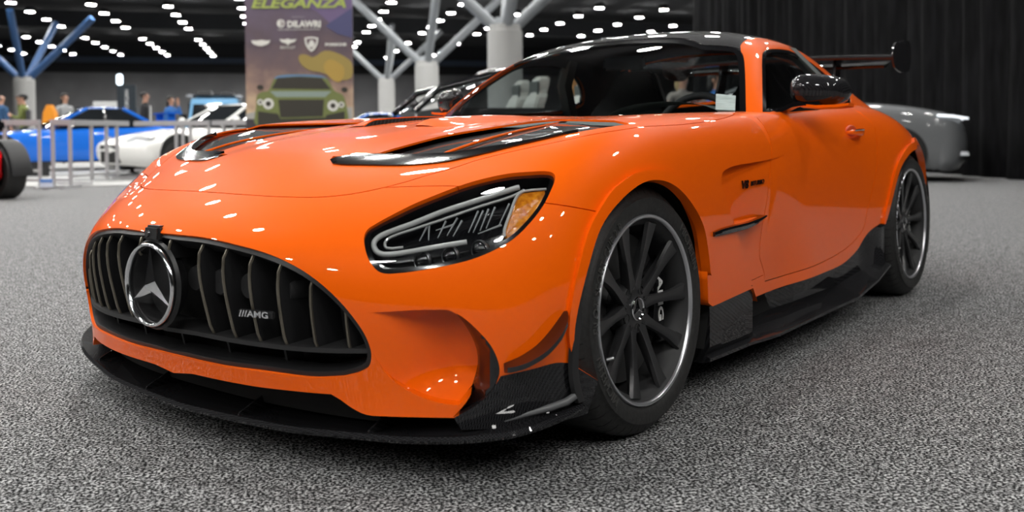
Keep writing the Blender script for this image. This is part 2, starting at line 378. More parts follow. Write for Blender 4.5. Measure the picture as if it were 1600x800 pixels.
BODY=[
 [(0,-.80,.13),(.25,-.79,.13),(.45,-.755,.13),(.62,-.695,.13),(.76,-.61,.13),(.86,-.52,.13),(.92,-.44,.13),(.955,-.37,.13),(.965,-.30,.13)],
 [(0,-.812,.235),(.25,-.803,.235),(.45,-.77,.235),(.612,-.69,.235),(.755,-.60,.235),(.875,-.525,.235),(.935,-.44,.235),(.97,-.36,.235),(.978,-.27,.2)],
 [(0,-.86,.40),(.25,-.85,.40),(.444,-.803,.40),(.617,-.728,.40),(.769,-.628,.40),(.885,-.54,.40),(.95,-.44,.40),(.982,-.34,.38),(.988,-.24,.3)],
 [(0,-.888,.535),(.24,-.872,.53),(.435,-.81,.515),(.592,-.712,.506),(.747,-.608,.52),(.868,-.50,.53),(.95,-.42,.53),(.982,-.32,.49),(.99,-.20,.38)],
 [(0,-.82,.60),(.23,-.80,.60),(.405,-.742,.598),(.576,-.64,.597),(.737,-.54,.612),(.87,-.445,.63),(.945,-.34,.615),(.985,-.24,.56),(.99,-.14,.42)],
 [(0,-.695,.668),(.22,-.68,.668),(.40,-.63,.668),(.565,-.54,.671),(.725,-.43,.695),(.86,-.335,.718),(.942,-.25,.695),(.985,-.16,.61),(.99,-.08,.44)],
 [(0,-.45,.766),(.20,-.44,.766),(.40,-.41,.766),(.57,-.35,.769),(.72,-.26,.782),(.85,-.18,.787),(.942,-.12,.745),(.985,-.07,.64),(.99,-.02,.45)],
 [(0,-.10,.818),(.20,-.10,.818),(.40,-.09,.818),(.57,-.06,.822),(.72,-.01,.838),(.85,.03,.838),(.943,.05,.785),(.988,.05,.66),(.99,.06,.45)],
 [(0,.25,.850),(.20,.25,.850),(.40,.25,.850),(.57,.25,.852),(.72,.25,.862),(.85,.25,.853),(.94,.25,.79),(.985,.22,.65),(.985,.2,.40)],
 [(0,.60,.868),(.20,.60,.868),(.40,.60,.867),(.56,.60,.866),(.71,.61,.873),(.84,.63,.862),(.935,.62,.80),(.972,.58,.58),(.972,.48,.22)],
 [(0,.95,.878),(.20,.95,.878),(.40,.95,.877),(.56,.96,.876),(.70,.98,.878),(.83,1.0,.872),(.93,1.0,.79),(.957,.98,.55),(.955,.95,.17)],
 [(0,1.40,.885),(.20,1.40,.885),(.40,1.40,.885),(.56,1.40,.885),(.70,1.40,.888),(.83,1.40,.885),(.928,1.40,.80),(.948,1.40,.55),(.953,1.40,.17)],
 [(0,1.80,.90),(.20,1.80,.90),(.40,1.80,.90),(.56,1.80,.90),(.70,1.80,.905),(.83,1.80,.90),(.93,1.80,.81),(.952,1.80,.55),(.96,1.80,.17)],
 [(0,2.15,.925),(.20,2.15,.925),(.40,2.15,.925),(.56,2.15,.93),(.70,2.15,.932),(.835,2.15,.916),(.95,2.15,.82),(.985,2.12,.56),(.985,2.10,.18)],
 [(0,2.45,.945),(.20,2.45,.945),(.40,2.45,.945),(.55,2.45,.945),(.69,2.45,.945),(.835,2.45,.915),(.972,2.45,.83),(1.015,2.45,.62),(1.003,2.45,.2)],
 [(0,2.75,.93),(.20,2.75,.93),(.38,2.75,.93),(.53,2.75,.925),(.66,2.75,.91),(.81,2.75,.875),(.955,2.74,.78),(1.013,2.74,.60),(1.0,2.74,.2)],
 [(0,3.05,.92),(.18,3.05,.92),(.35,3.05,.918),(.49,3.05,.905),(.61,3.04,.88),(.735,3.03,.825),(.875,3.01,.735),(.955,2.98,.56),(.955,2.98,.2)],
 [(0,3.35,.91),(.16,3.35,.91),(.32,3.34,.905),(.45,3.33,.89),(.56,3.30,.86),(.66,3.27,.80),(.76,3.23,.69),(.82,3.18,.52),(.83,3.18,.2)],
 [(0,3.56,.90),(.15,3.555,.90),(.30,3.54,.895),(.42,3.52,.875),(.53,3.48,.845),(.62,3.43,.78),(.70,3.38,.67),(.76,3.33,.50),(.77,3.31,.2)],
]
# ------------------------------------------------------------------ the exhibition hall
D1 = np.array((-.778, .628)); D2 = np.array((.628, .778)); C0 = CAM[:2]
def hp(t, s): return C0+t*D1+s*D2                        # t metres down the hall, s to its right
def spot(px, D, z=0): p = CAM+D*(FWD+RGT*(px-800)/FPX); return (float(p[0]), float(p[1]), z)   # ground point D metres out
def pz(px, py, D): return CAM+D*(FWD+RGT*(px-800)/FPX+UPV*(PPY-py)/FPX)
HA = math.atan2(D1[1], D1[0])-math.pi/2                  # hall frame: local y runs down the hall
HALL = dict(rz=HA, loc=(C0[0], C0[1], 0))
def place_hall(o): o.location = (C0[0], C0[1], 0); o.rotation_euler = (0, 0, HA); return o
def carpet_nodes(nt, b):
    L = nt.links.new; tc = nd(nt, 'ShaderNodeTexCoord')
    n1 = nd(nt, 'ShaderNodeTexNoise'); n1.inputs['Scale'].default_value = 125; n1.inputs['Detail'].default_value = 2.0; n1.inputs['Roughness'].default_value = .6
    n2 = nd(nt, 'ShaderNodeTexNoise'); n2.inputs['Scale'].default_value = 22; n2.inputs['Detail'].default_value = 5
    L(tc.outputs['Object'], n1.inputs['Vector']); L(tc.outputs['Object'], n2.inputs['Vector'])
    r = ramp(nt, [(.40, (.010, .010, .0105)), (.475, (.045, .0455, .047)), (.53, (.26, .262, .265)), (.60, (.58, .58, .58))]); L(n1.outputs[0], r.inputs[0])
    mx = nd(nt, 'ShaderNodeMix', data_type='RGBA', blend_type='MULTIPLY'); mx.inputs[0].default_value = .75; r2 = ramp(nt, [(.36, (.42, .42, .42)), (.62, (1, 1, 1))]); L(n2.outputs[0], r2.inputs[0])
    L(r.outputs[0], mx.inputs[6]); L(r2.outputs[0], mx.inputs[7]); L(mx.outputs[2], b.inputs['Base Color'])
    bp = nd(nt, 'ShaderNodeBump'); bp.inputs['Strength'].default_value = .6; bp.inputs['Distance'].default_value = .006; L(n1.outputs[0], bp.inputs['Height']); L(bp.outputs[0], b.inputs['Normal'])
CARPET = mat('speckled_carpet', (.1, .1, .1), .95, spec=.1, build=carpet_nodes)
place_hall(MB().box((-45, -40, -.1), (40, 92, 0)).build('floor', CARPET, None, None, kind='structure'))
CEIL = mat('dark_ceiling', (.018, .019, .021), .9); BEAM = mat('dark_steelwork', (.03, .032, .036), .7)
place_hall(MB().box((-45, -40, 9.0), (40, 92, 9.2)).build('ceiling', CEIL, None, None, kind='structure'))
WALLM = mat('grey_hall_wall', (.20, .20, .205), .85, build=lambda nt, b: noise_col(nt, b, .35, [(.3, (.12, .12, .124)), (.7, (.17, .17, .174))], 2))
bw = place_hall(MB().box((-45, 91, 0), (40, 91.5, 6.2)).build('wall_back', WALLM, None, None, kind='structure'))
place_hall(MB().box((-45, 90.6, 6.2), (40, 91.5, 7.05)).build('trim_1', mat('black_band', (.012, .012, .013), .8), None, None, kind='structure'))
place_hall(MB().box((-45, 90.7, 7.05), (40, 91.5, 7.6)).build('trim_2', mat('blue_band', (.05, .07, .11), .7), None, None, kind='structure'))
place_hall(MB().box((-45, 90.9, 7.6), (40, 91.5, 9.0)).build('trim_6', CEIL, None, None, kind='structure'))
for n_, a_, b_ in (('wall_left', (-45.4, -40, 0), (-45, 92, 9)), ('wall_right', (40, -40, 0), (40.4, 92, 9)), ('wall_front', (-45, -40.4, 0), (40, -40, 9))): place_hall(MB().box(a_, b_).build(n_, WALLM, None, None, kind='structure'))
# ceiling lamps: black cans with a bright disc
LAMPE = mat('lamp_disc', (1, 1, 1), .5, emit=(1.0, .985, .95), power=LAMP_POWER); CAN = mat('lamp_can', (.03, .03, .032), .5)
lp = thing('ceiling_lamp', 'round bright downlight hanging from the dark hall ceiling', 'lamp', (0, 0, 0), group='ceiling downlights of the hall')
MB().lathe([(.30, .12), (.28, .23), (0, .265), (.0, .245), (.03, .24)], 'z', n=16).build('lamp_can', CAN, lp, .6)
MB().lathe([(.02, .0001), (.02, .24)], 'z', n=16).build('lamp_disc', LAMPE, lp, None)
first = True; LZ = 7.2
for i in range(-2, 25):
    if i % 6 == 0: continue                         # bays under the cross beams carry no lamps
    for j in range(-9, 11):
        t, s = .5+3.6*i, (-1.9 if i > 5 else -.15)+3.65*j   # the nearest bay is staggered
        if i > 18 and j > 4 or (i in (1, 2) and j == 1): continue
        p = hp(t, s); D = (p-C0)@FWD[:2]; lat = (p-C0)@RGT[:2]
        vis = D > 2 and abs(lat/D*FPX) < 830 and (PPY-FPX*(LZ-CAM[2])/D+FPX*.028) > -30
        if not vis and (t > 30 or t < -8 or abs(s) > 19): continue
        o = lp if first else copy_tree(lp); first = False; o.location = (p[0], p[1], LZ)
for k, t in enumerate((22.1, 43.7, 65.3)):
    place_hall(MB().box((-40, t-.4, 7.5), (36, t+.4, 8.6)).build('trim_%d' % (k+3), BEAM, None, None, kind='structure'))
# tree columns
COLM = mat('column_paint', (.38, .38, .37), .6); STRUT = mat('strut_paint', (.22, .235, .25), .5); STRUTB = mat('strut_blue', (.03, .085, .21), .5)
def column(px, D, ztop, label, dirs, sm):
    x, y, _ = spot(px, D); c = thing('column', label, 'column', (x, y, 0))
    MB().lathe([(0, .58), (.25, .58), (.27, .5), (ztop-.18, .5), (ztop-.16, .46), (ztop, .46), (ztop, .001)], 'z', n=32).build('shaft', COLM, c, .6)
    for a, rr_, dz in dirs:
        e = RGT[:2]*math.cos(a)+FWD[:2]*math.sin(a); q = [(e[0]*.22, e[1]*.22, ztop-.12), (e[0]*rr_, e[1]*rr_, ztop+dz)]
        MB().tube(q, .17, 10).build('strut', sm, c, 1)
    MB().box((-.3, -.3, ztop-.05), (.3, .3, ztop+.22), .12).build('strut_socket', sm, c, .4)
dd = [(0.05, 3.4, 2.9), (math.pi-.05, 3.4, 2.9), (1.5, 3.0, 3.0), (-1.3, 2.6, 3.0)]
column(790, 27, 3.82, 'thick pale round column nearest, its struts cut by the top edge', dd, STRUT)
column(668, 40, 3.75, 'pale round column with four grey struts, second from the orange car roof', dd, STRUT)
column(605, 58, 4.05, 'farthest pale column with raking struts, just beyond the banner', dd, STRUT)
column(40, 47, 3.62, 'pale column with blue raking struts behind the man in the cap', dd, STRUTB)
# black drape on the far side of the car
dr = []; K = 260; a0, b0 = np.array((.273*24.5*.93, 32.5)), np.array((9.2, -3.0)); zs = [0, .35, 1.2, 2.5, 4, 6, 8.3]
for k in range(K+1):
    f = k/K; lat = a0[0]+(b0[0]-a0[0])*f; D = a0[1]+(b0[1]-a0[1])*f; row = []
    for z in zs:
        w = .085*math.sin(k*1.37+.4*math.sin(k*.31))+.05*math.sin(k*.53+1.2)+(.05*math.sin(k*.9)*(1-z/2) if z < 2 else 0)
        p = C0+FWD[:2]*D+RGT[:2]*(lat+w); row.append((p[0], p[1], z+.01))
    dr.append(row)
DRAPE = mat('black_velour', (.010, .010, .0108), .9, spec=.08, build=lambda nt, b: noise_col(nt, b, 14, [(.35, (.003, .003, .0033)), (.7, (.008, .008, .009))], 4, stretch=(1, 1, .12)))
V = [p for r in dr for p in r]; n = len(zs); tag(obj('drape', V, [(i*n+j, i*n+j+1, (i+1)*n+j+1, (i+1)*n+j) for i in range(K) for j in range(n-1)], DRAPE, smooth=1.2), 'tall black floor-length drape with soft vertical folds behind the car', 'curtain')
# ------------------------------------------------------------------ the orange sports car: outer skin
def offset_uv(net, uv, w, closed=True):
    """the line moved over the surface by w to its own side (positive: to the right of its run, seen from outside)"""
    uv = np.asarray(uv, float); p = net.pt(uv); t = (np.roll(p, -1, 0)-np.roll(p, 1, 0)) if closed else np.gradient(p, axis=0); n = net.nrm(uv[:, 0], uv[:, 1])
    side = np.cross(n, t); side /= np.maximum(np.linalg.norm(side, axis=1, keepdims=True), 1e-9)
    J = np.stack([net.S(uv[:, 0], uv[:, 1], 1, 0), net.S(uv[:, 0], uv[:, 1], 0, 1)], 2)
    return uv+np.stack([np.linalg.lstsq(J[k], side[k]*w, rcond=None)[0] for k in range(len(uv))])
def shrink(net, uv, w):
    a = offset_uv(net, uv, w); b = offset_uv(net, uv, -w)
    def area(q): return abs(np.sum(q[:, 0]*np.roll(q[:, 1], -1)-q[:, 1]*np.roll(q[:, 0], -1)))
    return a if area(a) < area(b) else b
def offset_in(uv, w=.012):
    a = offset_uv(B, uv, w, False); return a if a[len(a)//2, 1] < uv[len(a)//2, 1] else offset_uv(B, uv, -w, False)
car = thing('sports_car', 'orange low coupe with black vertical grille slats, star emblem and black wheels, filling the foreground', 'car')
B = Net(BODY, flip=-1); SH = Shell(B, .25, .16)
def uvc(*pts): return np.array(pts, float)
GR = [(275,366),(317,370.5),(365,381),(412,394),(450,410),(484,430),(517,457),(545,487),(569,521),(579,546),(580,561),(576,573),(564,581),(548,586),(531,589),(484,590),(412,581),(355,573.5),(317,566),(290,559.5)]
uT = B.hit(239.5, 363)[0]; uB = B.hit(266.5, 554)[0]
gr = B.px(GR, 4); L_grille = np.concatenate([[(uT, 0)], gr, [(uB, 0)]])
HLP = [(568.5,375),(573,360),(585,351),(612,336),(648,318),(681,304.5),(720,289.5),(756,279),(795,271),(831,268),(855,267.6),(865.5,271.5),(867,280.5),(861,297),(849,321),(831,345),(804,372),(774,390),(738,405),(696,415.5),(654,423),(615,427.5),(597,426.6),(585,418.5),(574.5,402)]
L_head = B.px(HLP, 4, True)
BLI = [(699,484),(715.5,505),(732,531),(743,557),(745.5,580),(741.5,602.5),(728.5,628.5),(707.5,652)]
BLO = [(709,653),(741.5,635),(767.5,612),(780,588),(779,567),(767.5,541),(748,518),(722,495),(699,484)]
bli = B.px(BLI, 4); blo = B.px(BLO, 4)
L_intake = np.concatenate([B.px([(561,489),(600,487.5),(650,484.5),(699,484)], 5)[:-1], bli[:-6], B.px([(716,634),(680,628),(640,612),(605,585),(580,545),(566,510)], 3)])
L_blade = np.concatenate([bli, blo[1:-1]])
cpl = B.px([(782,588),(832.6,576.5),(868,567),(889.5,567)], 4)
L_under = np.concatenate([[(B.by((0, 2), (0, .19), (0, -.8, .19))[0], 0)], B.px([(300,584),(350,595),(400,604),(450,610),(490,614)], 4), B.px([(517.5,616),(532.5,625),(550,637.5),(572,648),(600,650.5),(650,652),(709,653)], 3), [(0, 4.35), (0, 2), (0, 0)]])
AR = [(892,567),(894,510),(904,457.5),(922,390),(932.5,360),(947.5,334.5),(970,309),(991,291.8),(1007.5,284),(1022.5,282.3),(1037.5,285),(1052.5,293),(1067.5,307.5),(1082.5,328.5),(1094.5,354),(1100.5,384),(1105,424.5),(1106.5,480)]
ar = B.px(AR, 4); L_arch = np.concatenate([ar, [(9.0, 8.0), (6.0, 8.0), (1.0, 8.0)], ])
FLP = [(892,567),(885,520),(892,455),(907,390),(918,356),(932,330),(951,301),(970,284.5),(991,271.5),(1010,266.5),(1028,266.5),(1045,271.5),(1060,283.5),(1075,303),(1088,328),(1097,352),(1103,380),(1106.5,430)]
fl = B.px(FLP, 4); L_flare = np.concatenate([fl, ar[:-4][::-1]])
RA = [(1380,350),(1385,334),(1391.5,308),(1398,282),(1404.5,262),(1412.6,247.6),(1421,238),(1429,233.6)]
ra = B.px(RA, 4); rp = B.pt(ra)
cy, cz = 2.63, .352
rr = [(math.hypot(p[1]-cy, p[2]-cz), math.atan2(p[2]-cz, cy-p[1])) for p in rp]      # radius and angle of the traced front half of the arch
a1 = rr[-1][1]; r1 = rr[-1][0]
rear = [(cy-.385*math.cos(a), cz+.385*math.sin(a)) for a in np.linspace(max(a1, 1.2)+.1, 3.25, 24)]
ra2 = np.array([B.by((1, 2), q, (1.0, q[0], q[1])) for q in rear])
L_rarch = np.concatenate([ra, ra2, [(15.8, 8.0), (13.2, 8.0)]])
rfl = []
for k, q in enumerate(np.concatenate([rp[:, 1:], rear])):
    v = np.array((q[0]-cy, q[1]-cz)); w = .034 if k > 3 else .012+.0055*k
    rfl.append(B.by((1, 2), q+v/np.linalg.norm(v)*w, (1.0, q[0], q[1])))
L_rflare = np.concatenate([np.array(rfl), np.concatenate([ra, ra2])[::-1]])
# bonnet edges, lamp seams, doors
hl1 = B.px([(335,300.5),(365,303),(440,307.5),(500,308),(550,303),(600,293),(640,282.5),(664,275),(710,262),(745,250.5),(801,236.5),(860,224),(930,209.5),(1000,198.5)], 4)
u0 = hl1[0][0]; cowl = crom([tuple(hl1[-1]), (8.2, 5.42), (9.1, 5.25), (9.75, 4.8), (9.95, 4.0), (9.95, 3.0), (9.9, 1.5), (9.9, 0)], 6)
L_hood = np.concatenate([[(u0, 0)], hl1, cowl[1:]])
hood_gap = np.concatenate([[(u0, 0)], hl1[1:], cowl[1:-1]])
SH.gap('gap_hood', hood_gap, .0017)
SH.gap('gap_lamp_top', B.px([(602,293),(640,291.5),(690,290.5),(716,291)], 4), .0014)
SH.gap('gap_lamp_side', B.px([(851,317),(880,321),(920,328),(946,334.5)], 4), .0014)
dfr = [(1193,196),(1203,217),(1206,249),(1205.6,280),(1205,320),(1202,360),(1201.5,402),(1206,418),(1209,430),(1210,441)]
dbt = [(1237.5,431),(1282.5,411),(1316,392.5),(1336,375),(1349,357),(1353.4,335),(1362,301),(1369.5,262),(1370,220),(1367,199)]
d1 = B.px([(1183,184)]+dfr, 4); d2 = B.px(dbt, 4)
top_d = np.array([B.by((0, 1), (.845, y), (.84, y, .89)) for y in np.linspace(2.1, 1.18, 10)])
L_door = np.concatenate([d1, d2, top_d]); SH.gap('gap_door', np.concatenate([d1, d2]), .0017)
SH.gap('gap_sill', B.px([(1174,446.5),(1190,439.5),(1207,431.5)], 3), .0013)
sl = B.px([(1104,481),(1114,478.5),(1145,464.5),(1177,450)], 3); sl2 = B.px([(1183.5,471),(1237.5,447.5),(1282.5,428),(1316,412.6),(1339,391),(1349,374),(1358,362),(1370,352.7),(1381,347)], 4)
L_sill = np.concatenate([sl, sl2, [(13.3, 8.0), (10, 8.0), (8.6, 8.0)]])
fvf = [(1183.5,471),(1177,447.5),(1165.5,407),(1156.5,380),(1149,354),(1142,332),(1134,308),(1128,288),(1127.5,276),(1130,269),(1136,264),(1148,259),(1170,255),(1200,250),(1220,245),(1262,236)]
fv = B.px(fvf, 4); L_fvent = np.concatenate([fv, [B.by((1, 2), q, (.94, q[0], q[1])) for q in ((1.44, .74), (1.45, .62), (1.45, .5), (1.45, .38), (1.45, .27), (1.3, .225), (.9, .225))]])
hv = [(516,251,1),(521,257),(570,259),(622.5,259.6),(657.5,258),(696,254),(724,248.5),(759,240.5),(801,230),(850,218.5),(892,208.5),(937,200.5),(985,193.5)]
hvt = [(960,188),(885,186.5),(850,188),(797,194.5),(745,202.5),(696,211),(640,225),(598,237),(570,246),(540,245.5),(521,245.5)]
hA = B.px(hv, 4); hB = B.px(hvt, 4); L_hvent = np.concatenate([hA, hB])
deck = [(.0,.90),(.25,.91),(.5,.97),(.68,1.10),(.775,1.20),(.808,1.4),(.81,1.8),(.805,2.1),(.79,2.4),(.75,2.7),(.62,3.0),(.4,3.1),(0,3.15)]
L_deck = np.array([B.by((0, 1), q, (q[0], q[1], .9)) for q in crom(deck, 4)]); L_deck[0, 1] = L_deck[-1, 1] = 0
for k, L in dict(grille=L_grille, head=L_head, intake=L_intake, blade=L_blade, under=L_under, arch=L_arch, flare=L_flare, rarch=L_rarch, rflare=L_rflare, hood=L_hood, door=L_door,
                 sill=L_sill, fvent=L_fvent, hvent=L_hvent, deck=L_deck,
                 corner=np.concatenate([cpl, [(1.0, 8.0), (0, 8.0), (0, 4.35)], blo[:blo.shape[0]//3]]),
                 nose=np.concatenate([[(u0, 0)], hl1[:21], B.px([(602,293),(640,291.5),(690,290.5),(716,291)], 3), B.px([(760,310),(851,317),(880,321),(920,328),(946,334.5)], 3), [(6, 8.0), (0, 8.0), (0, 0)]]),
                 front=uvc((0, 0), (9.86, 0), (9.86, 8), (0, 8))).items(): SH.loop(k, L)
SH.loop('head_in', shrink(B, L_head, .011)); SH.loop('grille_in', np.concatenate([[(uT-.06, 0)], offset_in(gr), [(uB+.06, 0)]]))
SH.loops['sill'] = np.concatenate([sl, sl2, [(13.3, 8.0), (10, 8.0), (8.6, 8.0)]])
SH.cut(256, 104)
m = SH.m
hole = m['grille'] | m['head'] | m['arch'] | m['rarch'] | m['under'] | m['deck'] | m['sill'] | m['hvent'] | m['blade'] | m['flare'] | m['rflare']
for k in m:
    if k.startswith('gap'): hole = hole | m[k]
def sstep(a, b, x): t = np.clip((x-a)/(b-a), 0, 1); return t*t*(3-2*t)
def d_fvent(q, p):                                   # sunk behind the wing's trailing edge, running out along the door
    return .034*(1-sstep(.0, .62, p[:, 1]-(.46+.42*np.clip((.66-p[:, 2])/.36, 0, 1))))*sstep(1.42, 1.05, p[:, 1])
def d_intake(q, p):
    return .085*sstep(.63, .80, p[:, 0])*sstep(.135, .26, p[:, 2])
def d_out(q, p): return np.full(len(p), -.011)
hood = m['hood'] & ~hole
nose = m['nose'] & ~m['hood'] & ~hole
door = m['door'] & ~hole & ~m['hood']
rest = ~hole & ~m['hood'] & ~m['nose'] & ~m['door']
fen, qua = rest & m['front'], rest & ~m['front']
def d_dome(q, p): return -.009*sstep(.31, .15, np.abs(p[:, 0]))*sstep(-.68, -.40, p[:, 1])*sstep(.9, .5, p[:, 1])
panel('bonnet', SH.piece(hood, d_dome, wall=.006), ORANGE, car, 'join')
panel('front_bumper', join(SH.piece(nose & ~m['intake'] & ~m['corner'], wall=.05), SH.piece(nose & m['intake'], d_intake)), ORANGE, car, 'join')
panel('corner_fence', SH.piece(nose & m['corner'], wall=.03), CARBON, car, 'pair', label='black carbon corner fence under the headlamp')
panel('front_wing', join(SH.piece(fen & ~m['fvent'], wall=.036), SH.piece(fen & m['fvent'], d_fvent, wall=.004)), ORANGE, car, 'pair')
panel('door', join(SH.piece(door & ~m['fvent'], wall=.012), SH.piece(door & m['fvent'], d_fvent, wall=.004)), ORANGE, car, 'pair')
panel('rear_quarter', join(SH.piece(qua & ~m['fvent'], wall=.012), SH.piece(qua & m['fvent'], d_fvent, wall=.012)), ORANGE, car, 'pair')
panel('wheel_arch_lip', SH.piece(m['flare'] & ~m['arch'], d_out, wall=.03), ORANGE, car, 'pair')
panel('wheel_arch_lip', SH.piece(m['rflare'] & ~m['rarch'], d_out, wall=.03), ORANGE, car, 'pair')
def d_blade(q, p):
    e = B.pt(L_blade[:len(bli)]); d = np.sqrt(((p[:, None]-e[None])**2).sum(2)).min(1); return .006+.055*np.clip(1-d/.035, 0, 1)**1.0
panel('intake_blade', SH.piece(m['blade'] & ~m['under'], d_blade, wall=.03), GLOSSB, car, 'pair', label='gloss black curved blade at the outer edge of the corner intake')
GREEN = [
 [(0,.80,.868),(.25,.82,.868),(.50,.90,.870),(.69,1.045,.872),(.775,1.115,.872),(.82,1.16,.870),(.84,1.18,.868),(.85,1.2,.866)],
 [(0,1.05,.99),(.24,1.06,.99),(.46,1.105,.99),(.645,1.185,.99),(.735,1.235,.974),(.765,1.265,.965),(.80,1.27,.925),(.838,1.28,.878)],
 [(0,1.31,1.123),(.22,1.315,1.121),(.42,1.33,1.113),(.585,1.36,1.10),(.675,1.40,1.085),(.715,1.43,1.055),(.775,1.435,.975),(.836,1.44,.88)],
 [(0,1.60,1.25),(.20,1.60,1.248),(.385,1.59,1.235),(.54,1.58,1.206),(.625,1.60,1.175),(.665,1.62,1.135),(.745,1.62,1.02),(.833,1.62,.884)],
 [(0,1.92,1.293),(.19,1.92,1.29),(.37,1.90,1.268),(.515,1.88,1.232),(.60,1.88,1.20),(.645,1.88,1.16),(.73,1.88,1.035),(.83,1.88,.89)],
 [(0,2.27,1.28),(.19,2.26,1.276),(.37,2.24,1.248),(.515,2.20,1.208),(.602,2.18,1.176),(.65,2.17,1.13),(.735,2.14,1.02),(.828,2.12,.90)],
 [(0,2.61,1.205),(.19,2.60,1.20),(.375,2.57,1.175),(.53,2.51,1.118),(.63,2.46,1.072),(.68,2.46,1.045),(.758,2.40,.975),(.835,2.36,.893)],
 [(0,2.94,1.085),(.19,2.93,1.08),(.385,2.88,1.04),(.55,2.80,.998),(.665,2.71,.953),(.715,2.66,.932),(.78,2.66,.918),(.835,2.58,.875)],
 [(0,3.24,.94),(.19,3.23,.935),(.39,3.18,.93),(.56,3.05,.90),(.68,2.95,.878),(.73,2.88,.868),(.78,2.86,.865),(.82,2.78,.84)],
]
# ------------------------------------------------------------------ cabin top: pillars, roof, glass
G = Net(GREEN, .08, .08, flip=-1); SG = Shell(G, .3, .14)
wr = G.px([(1100,70),(1130,71.5),(1150,74.5),(1157,78.5),(1162,88),(1164,105),(1165,130),(1165.5,160),(1166,178)], 3)
wl = np.concatenate([[(2.93, 0)], crom([(2.92, .6), (2.86, 1.4), tuple(wr[0])], 5)[:-1], wr, [(.0, 3.84), (0, 2), (0, 0)]])
win = G.px([(1191.6,175,1),(1191,130),(1191,86),(1194,80),(1201,77),(1215,76.5),(1232,78.5),(1245,84),(1262,94),(1280,107.5),(1300,124.5),(1318,141),(1328,151.5),(1329,160,1),(1324,166),(1315,168.5),(1300,170.5),(1260,173),(1225,175)], 3, True)
SG.loop('ws', wl); SG.loop('win', win); SG.loop('wini', shrink(G, win, .018))
wi = G.px([(1100,77),(1130,78.5),(1145,81),(1151,87),(1154,105),(1155,130),(1155.5,160),(1156,176)], 3)
SG.loop('wsi', np.concatenate([[(2.72, 0)], crom([(2.70, .6), (2.62, 1.4), tuple(wi[0])], 5)[:-1], wi, [(.05, 3.5), (.05, 2), (.05, 0)]]))
rf = np.concatenate([wl[:len(wl)-3-9], G.px([(1157,72),(1160,67),(1168,61)], 3), [(3.3, 3.1), (4, 3.12), (5, 3.1), (5.5, 3.05), (5.55, 2), (5.6, 1), (5.6, 0)]])
SG.loop('roof', rf); SG.loop('rear', np.array([(5.62, 0), (5.62, 1), (5.57, 2), (5.55, 2.8), (6.2, 2.95), (7.0, 2.9), (7.45, 2.6), (7.55, 1.5), (7.55, 0)]))
SG.cut(150, 112); g = SG.m
ws = g['ws']; roof = g['roof'] & ~ws; rear = g['rear'] & ~roof & ~ws
frame = ~(ws | roof | rear | g['win'])
panel('roof_rail', SG.piece(frame, wall=.02), ORANGE, car, 'pair')
panel('pillar_lining', SG.piece(frame, lambda q, p: np.full(len(p), .023)), CABIN, car, 'pair')
panel('roof', SG.piece(roof, wall=.015), CARBON, car, 'join', label='black carbon roof')
panel('windscreen', SG.piece(ws & g['wsi'], lambda q, p: np.full(len(p), .002)), GLASS, car, 'join')
panel('windscreen_border', SG.piece(ws & ~g['wsi'], lambda q, p: np.full(len(p), .0025)), GLOSSB, car, 'join')
panel('rear_window', SG.piece(rear, lambda q, p: np.full(len(p), .002)), SIDEGL, car, 'join')
panel('side_window', SG.piece(g['wini'], lambda q, p: np.full(len(p), .004)), SIDEGL, car, 'pair')
panel('window_seal', SG.piece(g['win'] & ~g['wini'], lambda q, p: np.full(len(p), .001), wall=.012), GLOSSB, car, 'pair')
# ------------------------------------------------------------------ grille
panel('grille_frame', SH.piece(m['grille'] & ~m['grille_in'], lambda q, p: np.full(len(p), .008), wall=.05), SATINB, car, 'join', label='satin black rim of the grille')
def d_cav(q, p): return np.full(len(p), .13)
panel('grille_cavity', SH.piece(m['grille'], d_cav), VOIDB, car, 'join')
g3 = B.pt(gr); zT = B.pt([(uT, 0)])[0][2]; zB = B.pt([(uB, 0)])[0][2]
def grille_z(x):
    z = []
    for a, b in zip(g3[:-1], g3[1:]):
        if (a[0]-x)*(b[0]-x) <= 0 and a[0] != b[0]: z.append(a[2]+(b[2]-a[2])*(x-a[0])/(b[0]-a[0]))
    if x < g3[0][0]: z.append(zT+(g3[0][2]-zT)*x/g3[0][0])
    if x < g3[-1][0]: z.append(zB+(g3[-1][2]-zB)*x/g3[-1][0])
    return min(z), max(z)
cb = B.pt(B.px([(298,521),(365,534),(450,545),(520,549),(577,549)], 3)); cbx = [0]+list(cb[:, 0]); cbz = [cb[0][2]-.004]+list(cb[:, 2])
def bar_z(x): return float(np.interp(x, cbx, cbz))
def front(x, z, dep):
    u, v = B.by((0, 2), (x, z), (x, -.8, z)); return B.pt([(u, v)])[0]+np.array((0, dep, 0))
S6 = [(308,377,320,519),(346,382,356,525),(386,391,395,531),(429,401,437,536),(476,432,484,539),(530,484,536,542)]
sx = [float(np.mean([B.pt([B.hit(a, b)])[0][0], B.pt([B.hit(c, d)])[0][0]])) for a, b, c, d in S6]
sx = [.066] + sx
def slat(x):
    s = 1 if x >= 0 else -1; a = abs(x); z1 = grille_z(a)[1]-.012; z0 = bar_z(a)-.004; N = 9; rows = []; fr = []
    short = a < .09
    if short: z0 = z1-.052
    for k in range(N):
        z = z1+(z0-z1)*k/(N-1); p = front(a, z, .016 if k not in (0, N-1) else .022); w = .0045; wb = .011; d = .085
        rows.append([(s*a-w, p[1]+.006, z), (s*a+w, p[1]+.006, z), (s*a+wb, p[1]+d, z), (s*a-wb, p[1]+d, z)]); fr.append((s*a, p[1]+.004, z))
    o = MB().loft(rows, True, True).build('grille_slat', SATINB, car, .8)
    f = MB().tube(fr, .0042, 6).build('slat_edge', SLATE, o, .8, label='dull metal front edge'); return o
